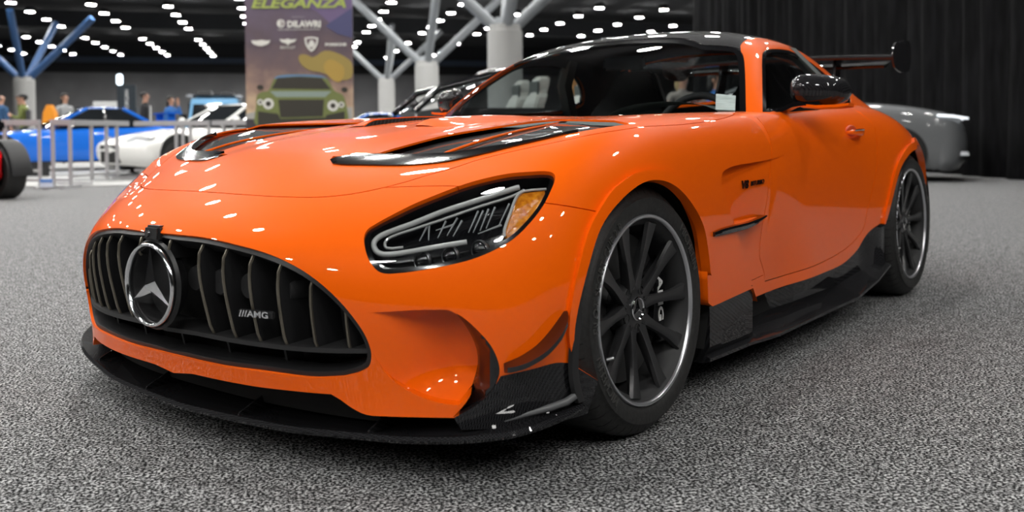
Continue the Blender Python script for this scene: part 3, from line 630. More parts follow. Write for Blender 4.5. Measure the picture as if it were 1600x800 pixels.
SLATE = mat('slat_metal', (.20, .18, .145), .3, .8)
for x in sx:
    for s in (1, -1): slat(s*x)
rows = []
for x in np.linspace(-sx[-1]-.055, sx[-1]+.055, 41):
    z = bar_z(abs(x)); p = front(abs(x), z, .012); rows.append([(x, p[1], z-.007), (x, p[1], z+.004), (x, p[1]+.09, z+.012), (x, p[1]+.09, z-.012)])
MB().loft(rows, True, True).build('grille_crossbar', PLASTB, car, .6)
for x in (-.38, -.19, 0, .19, .38):
    z = bar_z(abs(x)); zb = grille_z(abs(x))[0]; MB().loft([[(x-.004, front(abs(x), q, .05)[1], q), (x+.004, front(abs(x), q, .05)[1], q), (x+.004, front(abs(x), q, .1)[1], q), (x-.004, front(abs(x), q, .1)[1], q)] for q in (z-.008, (z+zb)/2, zb+.008)], True, True).build('lower_grille_rib', PLASTB, car)
for x in (.115, .205, .30, .40):
    for s in (1, -1):                                  # round sensor pods glimpsed between the slats
        z = .455-.03*x; y = front(x, z, .055)[1]; MB().lathe([(0, .001), (0, .03), (.012, .034), (.06, .036)], 'y', (s*x, y, z), 20).build('grille_pod', PLASTB, car, .7)
STARM = mat('star_chrome', (.85, .86, .88), .14, 1); sy, sz = -.872, .432
star = MB().lathe([(.0, .098), (-.008, .0995), (-.011, .104), (-.006, .1085), (.004, .1085), (.006, .1), (0, .098)], 'y', (0, sy, sz), 56).build('star_emblem', STARM, car, 3.2, label='chrome ring around a three-pointed star')
for k in range(3):
    a = math.pi/2+k*2*math.pi/3; d = np.array((math.cos(a), 0, math.sin(a))); e = np.array((-math.sin(a), 0, math.cos(a))); c = np.array((0, sy, sz)); f = np.array((0, -1, 0))
    am = math.pi/3; l = c+.021*(d*math.cos(am)+e*math.sin(am)); r = c+.021*(d*math.cos(am)-e*math.sin(am)); t = c+d*.1; top = c+f*.017; bk = c-f*.004
    MB().add([top, l, t, r, bk], [(0, 1, 2), (0, 2, 3), (4, 2, 1), (4, 3, 2)]).build('star_point', STARM, star, None)
MB().lathe([(.012, .118), (.004, .112), (.012, .1), (.05, .09), (.055, .001)], 'y', (0, sy, sz), 40).build('star_backplate', SATINB, car, .7)
b = MB(); b.box((-.035, sy+.0, sz+.112), (.035, sy+.06, sz+.152), .004); b.build('front_camera', SATINB, car, .5, .006)
MB().lathe([(-.002, .001), (-.002, .008), (.004, .01)], 'y', (-.012, sy, sz+.131), 14).build('camera_lens', GLOSSB, car)
p0 = B.pt([B.hit(378, 489)])[0]; p1 = B.pt([B.hit(420, 493)])[0]; ux = p1-p0; ux[2] *= .3
pl = MB(); c = (p0+p1)/2; pl.box((-.052, -.004, -.009), (.052, .006, .009)); bo = pl.build('badge_plate', SATINB, car, .5, .003); bo.location = c+np.array((0, .004, 0)); bo.rotation_euler = (0, 0, math.atan2(ux[1], ux[0]))
place_text('badge_lettering', '///AMG', .021, c+np.array((0, -.004, 0)), ux, (0, 0, 1), CHROME, car, .003, 1.35, bold=.0006)
# ------------------------------------------------------------------ headlamps
def both(fn):
    """runs a builder for the car's left, then mirrors the part and its sub-parts to the right"""
    o = fn(); flip_tree(o, car); return o
def flip_tree(o, par):
    c = o.copy(); me = o.data.copy() if o.data else None
    if me:
        cn = me.has_custom_normals; nn = np.zeros(len(me.vertices)*3); me.vertex_normals.foreach_get('vector', nn)
        me.transform(Matrix.Diagonal((-1, 1, 1, 1))); me.flip_normals(); c.data = me
        if cn: nn = nn.reshape(-1, 3)*(-1, 1, 1); me.normals_split_custom_set_from_vertices([tuple(q) for q in nn])
    l = o.location; c.location = (-l[0], l[1], l[2]); e = o.rotation_euler; c.rotation_euler = (e[0], -e[1], -e[2])
    COL.objects.link(c); c.parent = par
    for ch in list(o.children): flip_tree(ch, c)
    return c
CH = lambda x, y: (540+x/3.334, 240+y/3.334)
def on(pts, h): return np.array([B.pt([B.hit(x, y, h)], h)[0] for x, y in pts])
LEDM = mat('led_metal', (.42, .43, .44), .3, .5)
def d_lamp(q, p): return .0015+.009*sstep(.50, .66, p[:, 2])
def lamp():
    hs = obj('headlamp', *SH.piece(m['head'], lambda q, p: np.full(len(p), .058))[:2], GLOSSB, car)
    P = SH.piece(m['head'] & ~m['head_in'], lambda q, p: .0015+d_lamp(q, p), wall=.05); obj('lamp_rim', *P[:2], GLOSSB, hs, normals=P[2])
    P = SH.piece(m['head'], d_lamp); obj('lamp_glass', *P[:2], CLEAR, hs, normals=P[2])
    dr = crom([CH(*q) for q in [(905,176),(885,181),(700,240),(500,305),(350,365),(220,412),(170,438),(147,470),(160,508),(200,525),(300,517),(450,491),(632,461)]], 4)
    P = on(dr, -.018); MB().tube(P, .0068, 8).build('light_guide', LGUIDE, hs, 1)
    P = on(crom([CH(*q) for q in [(930,190),(860,225),(700,275),(500,345),(350,395),(235,435),(205,465),(215,492),(300,488)]], 3), -.026); MB().tube(P, .0035, 6).build('light_guide_edge', LGUIDE, hs, 1)
    am = on([CH(*q) for q in [(905,228),(930,207),(1036,193),(1038,212),(1018,262),(952,350),(848,446),(836,425),(842,390),(875,300)]], -.022)
    n = len(am); c = am.mean(0); inn = am*.97+c*.03-np.array((.012, 0, 0)); obj('amber_reflector', list(am)+list(inn), [tuple(range(n))]+[(i, (i+1) % n, n+(i+1) % n, n+i) for i in range(n)], AMBER, hs)
    P = on(crom([CH(*q) for q in [(1045,185),(930,196),(893,222),(862,300),(828,395),(828,432)]], 3), -.018); MB().tube(P, .0035, 6).build('reflector_frame', LGUIDE, hs, 1)
    for a, q in [((385,455),(425,378)),((432,452),(436,375)),((480,440),(522,352)),((528,428),(582,336)),((560,432),(606,350)),((640,412),(690,300)),((664,412),(716,298)),((700,402),(744,290)),((732,390),(778,280)),((800,372),(852,262)),((690,418),(812,372)),((470,400),(560,372))]:
        P = on([CH(*a), CH(*q)], -.032); MB().tube(P, [.0012, .0028], 5).build('led_reflector', LEDM, hs, 1)
    for q in [(400,560),(545,535),(700,505)]:
        c = on([CH(*q)], -.040)[0]; MB().lathe([(-.018, .001), (-.016, .010), (-.008, .018), (.0, .0215), (.012, .0225)], 'y', tuple(c), 20).build('lamp_projector', GLOSSB, hs, 1)
        MB().lathe([(-.002, .0225), (-.004, .0245), (0, .026), (.006, .0245)], 'y', tuple(c), 20).build('projector_ring', STEEL, hs, 1)
    return hs
both(lamp)
# ------------------------------------------------------------------ bonnet outlets
def outlet():
    def d_floor(q, p): return .015*sstep(.95, -.15, p[:, 1])+.003
    P = SH.piece(m['hvent'], d_floor); o = obj('bonnet_outlet', *P[:2], CARBON, car, normals=P[2], label='black carbon floor of the bonnet air outlet')
    A = B.pt(hA, .004); T = np.linspace(0, 1, len(hA)); k = int(len(hA)*.86); rows = []
    inn = offset_uv(B, hA, .001, False); C0 = B.pt(L_hvent).mean(0)
    for i in range(k):
        p = A[i]; f = i/(k-1); wd = .085*(1-f)**.75*min(1, .45+f*9)+.003; d = np.gradient(A, axis=0)[i]; n = B.nrm([hA[i][0]], [hA[i][1]])[0]; s = np.cross(n, d); s /= np.linalg.norm(s)
        if s@(C0-p) < 0: s = -s
        rows.append([p, p+s*wd*.5+n*.003, p+s*wd+n*.001, p+s*wd*.95-n*.014, p-n*.012])
    MB().loft(rows, True, True).build('outlet_lip', GLOSSB, o, .9, label='gloss black lip at the front of the outlet')
    P = np.array([B.pt([B.hit(x, y, -.012)], -.012)[0] for x, y in crom([(686,244.5),(700,238),(745,222.5),(800,207),(850,196.5),(885,190)], 4)]); MB().tube(P, [.002]+[.0045]*(len(P)-2)+[.002], 6).build('outlet_rib', ORANGE, o, 1, label='thin orange rib')
    return o
both(outlet)
def mesh_outlet():
    ys = np.linspace(.0, .52, 27); rows = []; face = []
    for k, y in enumerate(ys):
        f = k/(len(ys)-1); h = .019*min(1, f*9+.05)**.6*(1-f**1.6)**.8+.001; xi = .118+.05*f; uv = [B.by((0, 1), (x, y), (x, y, .83)) for x in (xi, xi+.05, xi+.13)]; p = B.pt(uv)
        r = .009*sstep(.31, .15, np.array([xi, xi+.05, xi+.13])); b0 = p[0]+(0, 0, r[0]-.004); t0 = p[0]+(.004, 0, r[0]+h); t1 = p[1]+(0, 0, r[1]+h*.8); t2 = p[2]+(0, 0, r[2]-.003)
        rows.append([b0, t0, t1, t2]); face.append((b0+(-.001, 0, .003), t0+(-.002, 0, -.0035)))
    o = MB().loft(rows).build('bonnet_inlet', ORANGE, car, .5)
    MB().loft([[a, b] for a, b in face]).build('inlet_mesh', VOIDB, o, None, label='black mesh of the small bonnet inlet')
    for k in range(0, 26): a, b = face[k]; MB().tube([a+(-.001, 0, 0), b+(-.001, .010, 0)], .0016, 4).build('inlet_slat', PLASTB, o)
    return o
both(mesh_outlet)
# ------------------------------------------------------------------ splitter, canards, skirts
SPL = crom([(0,-.79),(.2,-.777),(.4,-.752),(.55,-.715),(.7,-.672),(.82,-.625),(.905,-.57),(.962,-.50),(.982,-.41),(.975,-.33)], 5)
SPZ = np.interp(SPL[:, 0]+np.maximum(0, SPL[:, 1]+.55)*.25, [0, .4, .7, .82, .92, 1.04], [.100, .104, .115, .125, .138, .165])
rows = []
for (x, y), z in zip(SPL, SPZ):
    t = np.array((0, .0)); ix, iy = x*.80, -.42 if x < .8 else -.42+(x-.8)*.6
    q = np.array((ix-x, iy-y)); q /= np.linalg.norm(q); r = lambda d, h: (x+q[0]*d, y+q[1]*d, z+h)
    rows.append([r(0, -.012), r(-.003, -.005), r(.002, .004), r(.014, .002), r(.05, -.006), (ix, iy, z-.004+.02), (ix, iy, z-.03), r(.06, -.022), r(.02, -.018)])
full = [[(-p[0], p[1], p[2]) for p in r] for r in rows[:0:-1]]+rows
MB().loft(full, True, True).build('front_splitter', CARBON, car, .5, label='black carbon front splitter')
for x in (.21, .60):
    for s in (1, -1):
        k = np.argmin(abs(SPL[:, 0]-x)); y0 = SPL[k][1]+.012; z = SPZ[k]
        MB().prism([(y0, z), (y0+.005, z+.008), (y0+.07, z+.034), (y0+.15, z+.062), (y0+.15, z)], .005, 'x', s*x-.0025).build('splitter_fin', CARBON, car, .4)
rows = []                                               # dark underside behind the splitter and under the nose
for x in np.linspace(-.58, .58, 21):
    y = -.72+.28*abs(x)**2.6; rows.append([(x, y, .215), (x, y+.03, .12), (x, y+.4, .09), (x, y+.45, .12), (x, y+.42, .215)])
MB().loft(rows, True, True).build('nose_underside', VOIDB, car, .5)
def canard():
    root = [(787,569.5),(800,564.5),(816,557),(839,541),(858.6,519.6),(871.6,502),(881,489)]; uv = B.px(root, 4); R_ = B.pt(uv, -.003); n = B.nrm(uv[:, 0], uv[:, 1]); out = n*(1, 1, 0); out /= np.linalg.norm(out, axis=1, keepdims=True); rows = []
    for i in range(len(R_)):
        f = i/(len(R_)-1); w = .062*math.sin(math.pi*min(1, max(.0, f*.94+.03)))**.55; d = out[i]*w+np.array((0, 0, -.012*(1-f))); e = R_[i]+d; up = np.array((0, 0, .0035))
        rows.append([R_[i]+up, e+up*2.2, e-up*1.2, R_[i]-up])
    return MB().loft(rows, True, True).build('canard', GLOSSB, car, .7, label='gloss black canard blade on the bumper corner')
both(canard)
def arch_trim():
    P = [at(x, y, x=.974) for x, y in crom([(905,454),(899,482),(894.5,512),(891,545),(890,580),(893,606),(900,630)], 4)]; rows = []
    for i, p in enumerate(P):
        w = .030*min(1, .1+i*.12); rows.append([p+(-.004, 0, 0), p+(.006, .004, 0), p+(.006, w, 0), p+(-.02, w, 0)])
    return MB().loft(rows, True, True).build('arch_trim', SATINB, car, .6, label='satin black strip along the front of the wheel arch')
both(arch_trim)
def fence_edge():
    P = [at(757, 664, x=.835), at(790, 656.5, x=.87), at(825, 646, x=.905), at(860, 637, x=.94), at(885, 628, x=.962), at(899, 618, x=.975)]
    return MB().tube(P, [.002, .006, .008, .009, .010, .009], 8).build('fence_edge', mat('grey_edge', (.10, .102, .106), .4), car, 1, label='dull grey lower edge of the corner fence')
both(fence_edge)
# ------------------------------------------------------------------ wheels (local x points outward, rim face at x = 0)
def arc_text(body, size, r, a_mid, x, m, parent, name='sidewall_lettering', space=1.05):
    V, F = text_mesh(body, size, .003, space=space); P = []
    for u, v, w in V:
        a = a_mid-u/r; P.append((x+w, (r+v)*math.cos(a), (r+v)*math.sin(a)))
    return obj(name, P, F, m, parent)
def make_wheel(R, rim, width, lettered):
    w = empty('wheel', parent=car); W0 = -width
    prof = [(W0+.012, rim+.004), (W0-.006, rim+.03), (W0-.002, R-.03), (W0+.012, R-.008), (W0+.035, R-.001), (W0/2, R), (-.052, R-.001), (-.030, R-.006), (-.015, R-.018), (-.004, R-.035), (.005, rim+.045), (.007, rim+.025), (.003, rim+.010), (-.004, rim), (-.012, rim-.004)]
    MB().lathe(prof, 'x', n=72).build('tyre', RUBBER, w, .9)
    b = MB()
    for k in range(54):                                 # shallow sipes over the outer shoulder
        a = 2*math.pi*k/54; ca, sa = math.cos(a), math.sin(a); t = .0022
        P = [(x, r*ca-s*t*sa, r*sa+s*t*ca) for x, r in ((-.050, R+.0006), (-.030, R-.0052), (-.015, R-.0172), (-.010, R-.026)) for s in (-1, 1)]
        b.add(P, [(0, 1, 3, 2), (2, 3, 5, 4), (4, 5, 7, 6)])
    b.build('tread_sipe', VOIDB, w, None, kind='stuff')
    MB().lathe([(-.006, rim-.011), (.0, rim-.0095), (.003, rim-.006), (.003, rim-.002), (-.002, rim+.001), (-.006, rim+.001)], 'x', n=96).build('rim_lip', RIMLIP, w, .9, label='bright machined rim edge')
    MB().lathe([(-.006, rim-.010), (-.016, rim-.016), (-.022, rim-.026), (-.06, rim-.034), (W0+.03, rim-.040), (W0+.01, rim-.01)], 'x', n=72).build('rim_barrel', PLASTB, w, .9)
    hubx = -.040
    for k in range(10):
        pair = math.radians(22+72*(k//2)); sg = 1 if k % 2 else -1; rows = []; N = 9
        for i in range(N):
            f = i/(N-1); r = .050+(rim-.020-.050)*f; a = pair+sg*math.radians(11.5+6.5*f**.8+2.0*math.sin(math.pi*f)); x = hubx+.004+(.026)*f**1.8+.004*math.sin(math.pi*f)
            hw = (.0212-.0075*math.sin(math.pi*min(1, f*1.1))**.8+.0045*f**3)*(1 if rim < .26 else 1.04); dp = .034-.012*f
            e = np.array((0, math.cos(a), math.sin(a))); t = np.array((0, -math.sin(a), math.cos(a))); c = e*r; X = np.array((1., 0, 0))
            rows.append([c+X*(x-dp)-t*hw*.55, c+X*(x-.010)-t*hw, c+X*(x-.001)-t*hw*.8, c+X*(x-.005)+t*0, c+X*(x-.001)+t*hw*.8, c+X*(x-.010)+t*hw, c+X*(x-dp)+t*hw*.55])
        MB().loft(rows, True, True).build('spoke', RIMB, w, .7)
    MB().lathe([(hubx+.002, .0305), (hubx+.001, .040), (hubx-.002, .068), (hubx-.012, .074), (hubx-.06, .078)], 'x', n=48).build('wheel_hub', RIMB, w, .6)
    for k in range(5):
        a = math.radians(-14+72*k); c = (0, .0545*math.cos(a), .0545*math.sin(a)); b = MB().lathe([(hubx+.001, .0135), (hubx+.0025, .0125), (hubx-.01, .0115), (hubx-.012, .001)], 'x', c, 16); b.build('bolt_recess', VOIDB, w, .6)
    cp = MB().lathe([(hubx+.002, .031), (hubx+.008, .0325), (hubx+.010, .030), (hubx+.007, .0275), (hubx+.006, .001)], 'x', n=40); cp.MI = [1 if k % 4 == 3 else 0 for k in range(len(cp.F))]
    cp = cp.build('hub_cap', [CHROME, GLOSSB], w, .7, label='black hub cap with chrome ring and three-pointed star')
    b = MB()
    for k in range(3):
        a = math.pi/2+k*2*math.pi/3; d = np.array((0, math.cos(a), math.sin(a))); e = np.array((0, -math.sin(a), math.cos(a))); c = np.array((hubx+.008, 0, 0)); X = np.array((1., 0, 0))
        l, r = c+.0065*(d*.5+e*.87), c+.0065*(d*.5-e*.87); b.add([c+X*.004, l, c+d*.029, r], [(0, 1, 2), (0, 2, 3)])
    b.mi = 0; b.build('cap_star', CHROME, w, None)
    MB().lathe([(-.085, .08), (-.085, rim*.80), (-.115, rim*.80), (-.115, .08)], 'x', n=48).build('brake_disc', mat('brake_disc', (.09, .09, .09), .4, .7), w, .5)
    rows = []
    for i in range(9):
        a = math.radians(-34+68*i/8); e = np.array((0, math.cos(a), math.sin(a))); X = np.array((1., 0, 0)); rows.append([e*(rim*.52)-X*.075, e*(rim*.56)-X*.062, e*(rim*.82)-X*.062, e*(rim*.86)-X*.075, e*(rim*.86)-X*.12, e*(rim*.52)-X*.12])
    MB().loft(rows, True, True).build('brake_caliper', GLOSSB, w, .5)
    V, F = text_mesh('AMG', .040, .001, bold=.0012)
    obj('caliper_lettering', [(-.0605+c, rim*.69+b_, -a) for a, b_, c in V*(1.5, 1, 1)], F, WHITE, w)
    MB().lathe([(W0*.5, .001), (W0*.5, rim-.04)], 'x', n=32).build('wheel_inner', VOIDB, w)
    MB().tube([(-.022, -(rim-.045)*math.cos(.5), -(rim-.045)*math.sin(.5)), (-.006, -(rim-.055)*math.cos(.5), -(rim-.055)*math.sin(.5))], .0045, 8).build('valve_stem', STEEL, w)
    if lettered:
        arc_text('PILOT SPORT CUP 2 R', .030, rim+.022, math.radians(152), .0075, LETTER, w); arc_text('MICHELIN', .034, rim+.022, math.radians(212), .0075, LETTER, w)
        arc_text('MICHELIN', .034, rim+.022, math.radians(32), .0075, LETTER, w)
    return w
fw = make_wheel(.339, .256, .275, True); fw.location = (.968, 0, .339); fw.rotation_euler = (0, -.035, 0)
rw = make_wheel(.3535, .269, .325, True); rw.location = (.969, 2.63, .3535); rw.rotation_euler = (0, -.02, 0)
for s_, y, z, c in ((fw, 0, .339, .035), (rw, 2.63, .3535, .02)):
    o = copy_tree(s_, car); o.location = (-s_.location[0], y, z); o.rotation_euler = (0, -c, math.pi)
# wheel wells
for y, r, zc in ((0, .40, .33), (2.63, .41, .345)):
    for s in (1, -1):
        P = []
        for k in range(25):
            a = math.radians(-25+230*k/24); P.append((y+r*math.cos(a), zc+r*math.sin(a)))
        b = MB(); rows = [[(s*.955, p[0], p[1]) for p in P], [(s*.60, p[0], p[1]) for p in P]]; b.loft(rows); b.add(rows[1], [tuple(range(25))]); b.build('wheel_well', VOIDB, car, .8)
# ------------------------------------------------------------------ side skirt, fin, badge, handle, mirror
def skirt():
    ys = np.linspace(.40, 2.16, 72); rows = []
    for y in ys:
        f = (y-.40)/(2.16-.40); x0 = float(np.interp(y, [.40, .725, .76, 1.0, 1.3, 1.75, 2.16], [.960, .960, .905, .915, .937, .947, .975]))
        zt = float(np.interp(y, [.38, .72, .74, 1.2, 1.75, 2.0, 2.2], [.275, .285, .262, .258, .285, .36, .40]))
        lipx = float(np.interp(y, [.40, .70, .88, 1.7, 1.95, 2.16], [.958, .962, .985, .985, .99, 1.0])); lz = float(np.interp(y, [.40, .8, 1.75, 2.0, 2.16], [.115, .110, .112, .15, .20]))
        dent = float(np.interp(y, [.73, .86, 1.7, 2.0, 2.1], [0, 1, 1, .75, 0]))
        xm = x0-.055*dent-.004
        rows.append([(x0-.05, y, zt+.012), (x0-.006-.02*dent, y, zt+.008), (x0-.004-.03*dent, y, zt-.006), (xm, y, zt-.035), (xm-.004*dent, y, lz+.045), (lipx-.02, y, lz+.018), (lipx, y, lz+.010), (lipx, y, lz), (lipx-.03, y, lz-.008), (x0-.35, y, lz-.008), (x0-.35, y, zt)])
    o = MB().loft(rows, True, True).build('side_skirt', CARBON, car, .55, label='black carbon side skirt'); return o
both(skirt)
for s in (1, -1):
    b = MB(); b.box((s*.62 if s > 0 else -.86, .42, .12), (.86 if s > 0 else -.62, 2.15, .30)); b.build('sill_core', VOIDB, car)
MB().box((-.62, -.35, .10), (.62, 3.35, .16)).build('underfloor', VOIDB, car)
def fin():
    C2 = lambda x, y: (1080+x/5, 240+y/5)
    root = [C2(*q) for q in [(180,634),(250,612),(345,588),(430,566),(520,530),(598,488)]]; uv = B.px(root, 4, h=.004); P = B.pt(uv); n = B.nrm(uv[:, 0], uv[:, 1]); rows = []; K = len(P)
    for i in range(K):
        f = i/(K-1); w = .018*math.sin(math.pi*min(1, .15+f*.85))**.6*(1 if f < .45 else 1.1); sk = .030*sstep(.34, .52, f); h = .0115*math.sin(math.pi*min(1, .12+.86*f))**.5
        b0 = P[i]-n[i]*(sk+.006); e = P[i]+n[i]*w*.55; u = np.array((0, 0, 1.))
        rows.append([b0+u*h*1.2, e+u*h, e+n[i]*.003, e-u*h*.7, b0-u*h*1.2])
    return MB().loft(rows, True, True).build('wing_fin', GLOSSB, car, .7, label='gloss black tapering fin in the side outlet')
both(fin)
def finplate():
    C2 = lambda x, y: (1080+x/5, 240+y/5)
    P0 = [B.pt([B.hit(*C2(*q), h=-.002)])[0] for q in [(345,565),(420,548),(500,532),(575,512)]]; P1 = [B.pt([B.hit(*C2(*q), h=-.002)])[0] for q in [(330,536),(420,522),(510,500),(590,488)]]
    n = np.array((1., 0, 0)); return MB().loft([[a+n*.002, b-n*.012, b-n*.02, a-n*.02] for a, b in zip(P0, P1)], True, True).build('fin_cover', ORANGE, car, .7)
both(finplate)
C2 = lambda x, y: (1080+x/5, 240+y/5)
def sunk(x, y):
    d = .02
    for _ in range(4): q = B.hit(x, y, -d); d = float(d_fvent(np.array([q]), B.pt([q]))[0])
    return B.pt([q], -d)[0]
a, b_ = sunk(*C2(372, 250)), sunk(*C2(445, 240)); place_text('badge_lettering', 'V8', .040, (a+b_)/2+np.array((.004, 0, 0)), b_-a, (0, 0, 1), GLOSSB, car, .004, 1.15, shear=.2)
a, b_ = sunk(*C2(450, 238)), sunk(*C2(565, 216)); place_text('badge_lettering', 'BITURBO', .022, (a+b_)/2+np.array((.004, 0, 0)), b_-a, (0, 0, 1), GLOSSB, car, .003, 1.12, shear=.2)
def handle():
    c = B.pt([B.hit(1332, 207)])[0]; o = MB()
    bm = bmesh.new(); bmesh.ops.create_uvsphere(bm, u_segments=20, v_segments=12, radius=1)
    for v in bm.verts: v.co = Vector((c[0]-.006+v.co.x*.012, c[1]+v.co.y*.075, c[2]-.004+v.co.z*.036))
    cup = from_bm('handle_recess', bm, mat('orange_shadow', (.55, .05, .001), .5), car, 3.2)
    rows = []
    for k in range(13):
        f = k/12; y = c[1]-.078+.156*f; x = c[0]+.010+.026*math.sin(math.pi*f)**.5; h = .013*math.sin(math.pi*(.08+.84*f))**.5; rows.append([(x-.012, y, c[2]+h), (x+.004, y, c[2]+h*.8), (x+.008, y, c[2]), (x+.002, y, c[2]-h), (x-.012, y, c[2]-h*.8)])
    h = MB().loft(rows, True, True).build('door_handle', ORANGE, car, 1.0)
    MB().tube([(x_[2][0]-.001, x_[2][1], x_[1][2]+.002) for x_ in rows[1:-1]], .0035, 6).build('handle_trim', CHROME, h, 1)
    return h
both(handle)
def mirror():
    K = 17; rows = []; yc = 1.36; tip = 1.045; x0 = .845                      # the housing runs outward along x, its bulging back faces forward
    for i in range(K):
        f = i/(K-1); x = x0+(tip-x0)*f; e = (1-abs(2*f-1)**3.2)**.42 if 0 < f < 1 else 0; hz = max(.004, (.068-.014*f)*e); zc = .975-.008*f; d = max(.003, .088*e); row = []
        for k in range(20):
            t = 2*math.pi*k/20; ct, st = math.cos(t), math.sin(t); sy_ = -d if ct > 0 else .022; row.append((x, yc+.10*f+sy_*abs(ct)**.8, zc+hz*math.copysign(abs(st)**.82, st)))
        rows.append(row)
    o = MB().loft(rows, True, True).build('door_mirror', CARBON, car, 1.2, label='black carbon door mirror')
    low = [[(p[0], p[1]-.0015*(1 if p[1] < yc else -1), p[2]-.0012) for p in r if True][10:20]+[r[10]] for r in rows[1:-1]]
    MB().loft(low, False).build('mirror_base', GLOSSB, o, 1.2)
    c = np.array([(.80, 1.30, .888), (.835, 1.315, .895), (.87, 1.335, .915), (.905, 1.35, .922), (.96, 1.365, .918)]); MB().loft([[(p[0], p[1]-w, p[2]-h), (p[0], p[1]+w, p[2]-h), (p[0], p[1]+w, p[2]+h), (p[0], p[1]-w, p[2]+h)] for p, w, h in zip(c, (.045, .035, .028, .026, .02), (.006, .008, .009, .010, .010))], True, True).build('mirror_arm', GLOSSB, o, .8)
    P = [(.885, 1.368, .905), (.95, 1.378, .898), (1.02, 1.405, .900), (1.06, 1.42, .905)]
    MB().loft([[(p[0], p[1]-.045, p[2]+.004), (p[0], p[1]+.02, p[2]-.002), (p[0], p[1]+.02, p[2]+.012), (p[0], p[1]-.045, p[2]+.014)] for p in P], True, True).build('mirror_lower_shell', ORANGE, o, .6, label='orange lower strip of the mirror')
    return o
both(mirror)
# ------------------------------------------------------------------ rear wing
def wing_section(x, y, z, ch, th):
    return [(x, y, z), (x, y+.03*ch, z+th*.6), (x, y+.3*ch, z+th), (x, y+.7*ch, z+th*.7+.015), (x, y+ch, z+.03), (x, y+.7*ch, z+.006), (x, y+.3*ch, z-.010), (x, y+.03*ch, z-.012)]
wy, wz = 3.26, 1.235
MB().loft([wing_section(x, wy, wz-.02*(abs(x)/.71)**2, .25, .018) for x in np.linspace(-.71, .71, 21)], True, True).build('rear_wing', CARBON, car, .5, label='black carbon rear wing')
MB().loft([wing_section(x, wy+.12, wz-.055, .12, .010) for x in np.linspace(-.62, .62, 15)], True, True).build('wing_flap', CARBON, car, .5)
for s in (1, -1):
    P = crom([(wy-.03, wz+.045), (wy+.10, wz+.075), (wy+.26, wz+.09), (wy+.31, wz+.06), (wy+.30, wz-.06), (wy+.2, wz-.095), (wy+.02, wz-.085), (wy-.045, wz-.04)], 4, True)
    MB().prism([tuple(p) for p in P], .008, 'x', s*.714-.004).build('wing_endplate', CARBON, car, .4)
    MB().loft([[(s*.36-.008, a, z), (s*.36+.008, a, z), (s*.36+.008, a+w, z), (s*.36-.008, a+w, z)] for a, w, z in ((3.18, .20, .91), (3.24, .12, 1.02), (3.30, .09, 1.14), (3.32, .10, 1.228))], True, True).build('wing_strut', GLOSSB, car, .5)
# rear face
rows = [B.pt([(18, v) for v in np.linspace(0, 8, 17)])]; rows = [[tuple(p) for p in rows[0]], [(p[0]*.98, p[1]+.04, .05+p[2]*.9) for p in rows[0]], [(p[0]*.9, 3.50, .2+p[2]*.45) for p in rows[0]]]
bb = MB().loft(rows); bb.mirror(); bb.build('rear_bumper', ORANGE, car, 1.0)
MB().box((-.60, 3.40, .18), (.60, 3.50, .75)).build('rear_diffuser', CARBON, car)
# ------------------------------------------------------------------ cabin
MB().box((-.80, .95, .22), (.80, 2.9, .26)).build('cabin_floor', CABIN, car)
MB().loft([[(x, y, z) for x in (-.80, -.5, 0, .5, .80)] for y, z in ((.93, .835), (1.10, .862), (1.30, .868), (1.42, .845), (1.46, .78), (1.44, .60))]).build('dashboard', TRIMG, car, .6, label='dark grey dashboard top')
rows = []
for k in range(13):
    a = math.pi*k/12; rows.append([(.36+.27*math.cos(a), 1.20+.02*math.sin(a), .862+.075*math.sin(a)), (.36+.25*math.cos(a), 1.42, .868+.06*math.sin(a))])
MB().loft(rows).build('instrument_hood', TRIMG, car, .9)
t = np.linspace(0, 2*math.pi, 33)[:-1]; MB().tube([(.36+.185*math.cos(a), 1.50+.06*math.sin(a), .80+.17*math.sin(a)) for a in t], .016, 10, closed=True).build('steering_wheel', CABIN, car, 1)
MB().box((.30, 1.46, .76), (.42, 1.52, .84)).build('steering_hub', CABIN, car, .5, .02)
for s in (.38, -.38):
    seat = MB().loft([[(s-w, y, z), (s-w*.9, y+d, z), (s+w*.9, y+d, z), (s+w, y, z)] for w, y, d, z in ((.23, 2.02, .12, .45), (.25, 2.10, .12, .72), (.24, 2.18, .11, .92), (.17, 2.24, .09, 1.02), (.13, 2.26, .08, 1.11), (.10, 2.27, .06, 1.14))], True, True).build('seat', CABIN, car, .8, .02)
    MB().box((s-.24, 1.55, .30), (s+.24, 2.10, .48)).build('seat_cushion', CABIN, seat, .5, .04)
MB().box((-.14, 1.3, .26), (.14, 2.6, .62)).build('centre_console', CABIN, car, .5, .03)
for s in (1, -1):
    MB().box((s*.80-.03, 1.12, .30), (s*.80+.03, 2.55, .87)).build('door_lining', CABIN, car)
    MB().loft([[(s*(x-.03), y, z), (s*(x+.02), y, z), (s*(x+.02), y+.07, z), (s*(x-.03), y+.07, z)] for x, y, z in ((.79, 2.22, .88), (.70, 2.02, 1.06), (.60, 1.93, 1.19))], True, True).build('door_pillar', TRIMG, car, .5)
MB().box((-.66, 2.35, .55), (.66, 2.42, .93)).build('rear_bulkhead', CABIN, car)
MB().box((-.11, 1.50, 1.095), (.11, 1.53, 1.155)).build('rear_view_mirror', GLOSSB, car, .5, .012)
MB().loft([[(x, y, z-.035) for x, y, z in B_] for B_ in [[tuple(p) for p in G.pt([(u, v) for v in np.linspace(0, 3.3, 9)])] for u in np.linspace(3.0, 5.4, 7)]]).mirror().build('headlining', CABIN, car, 1)
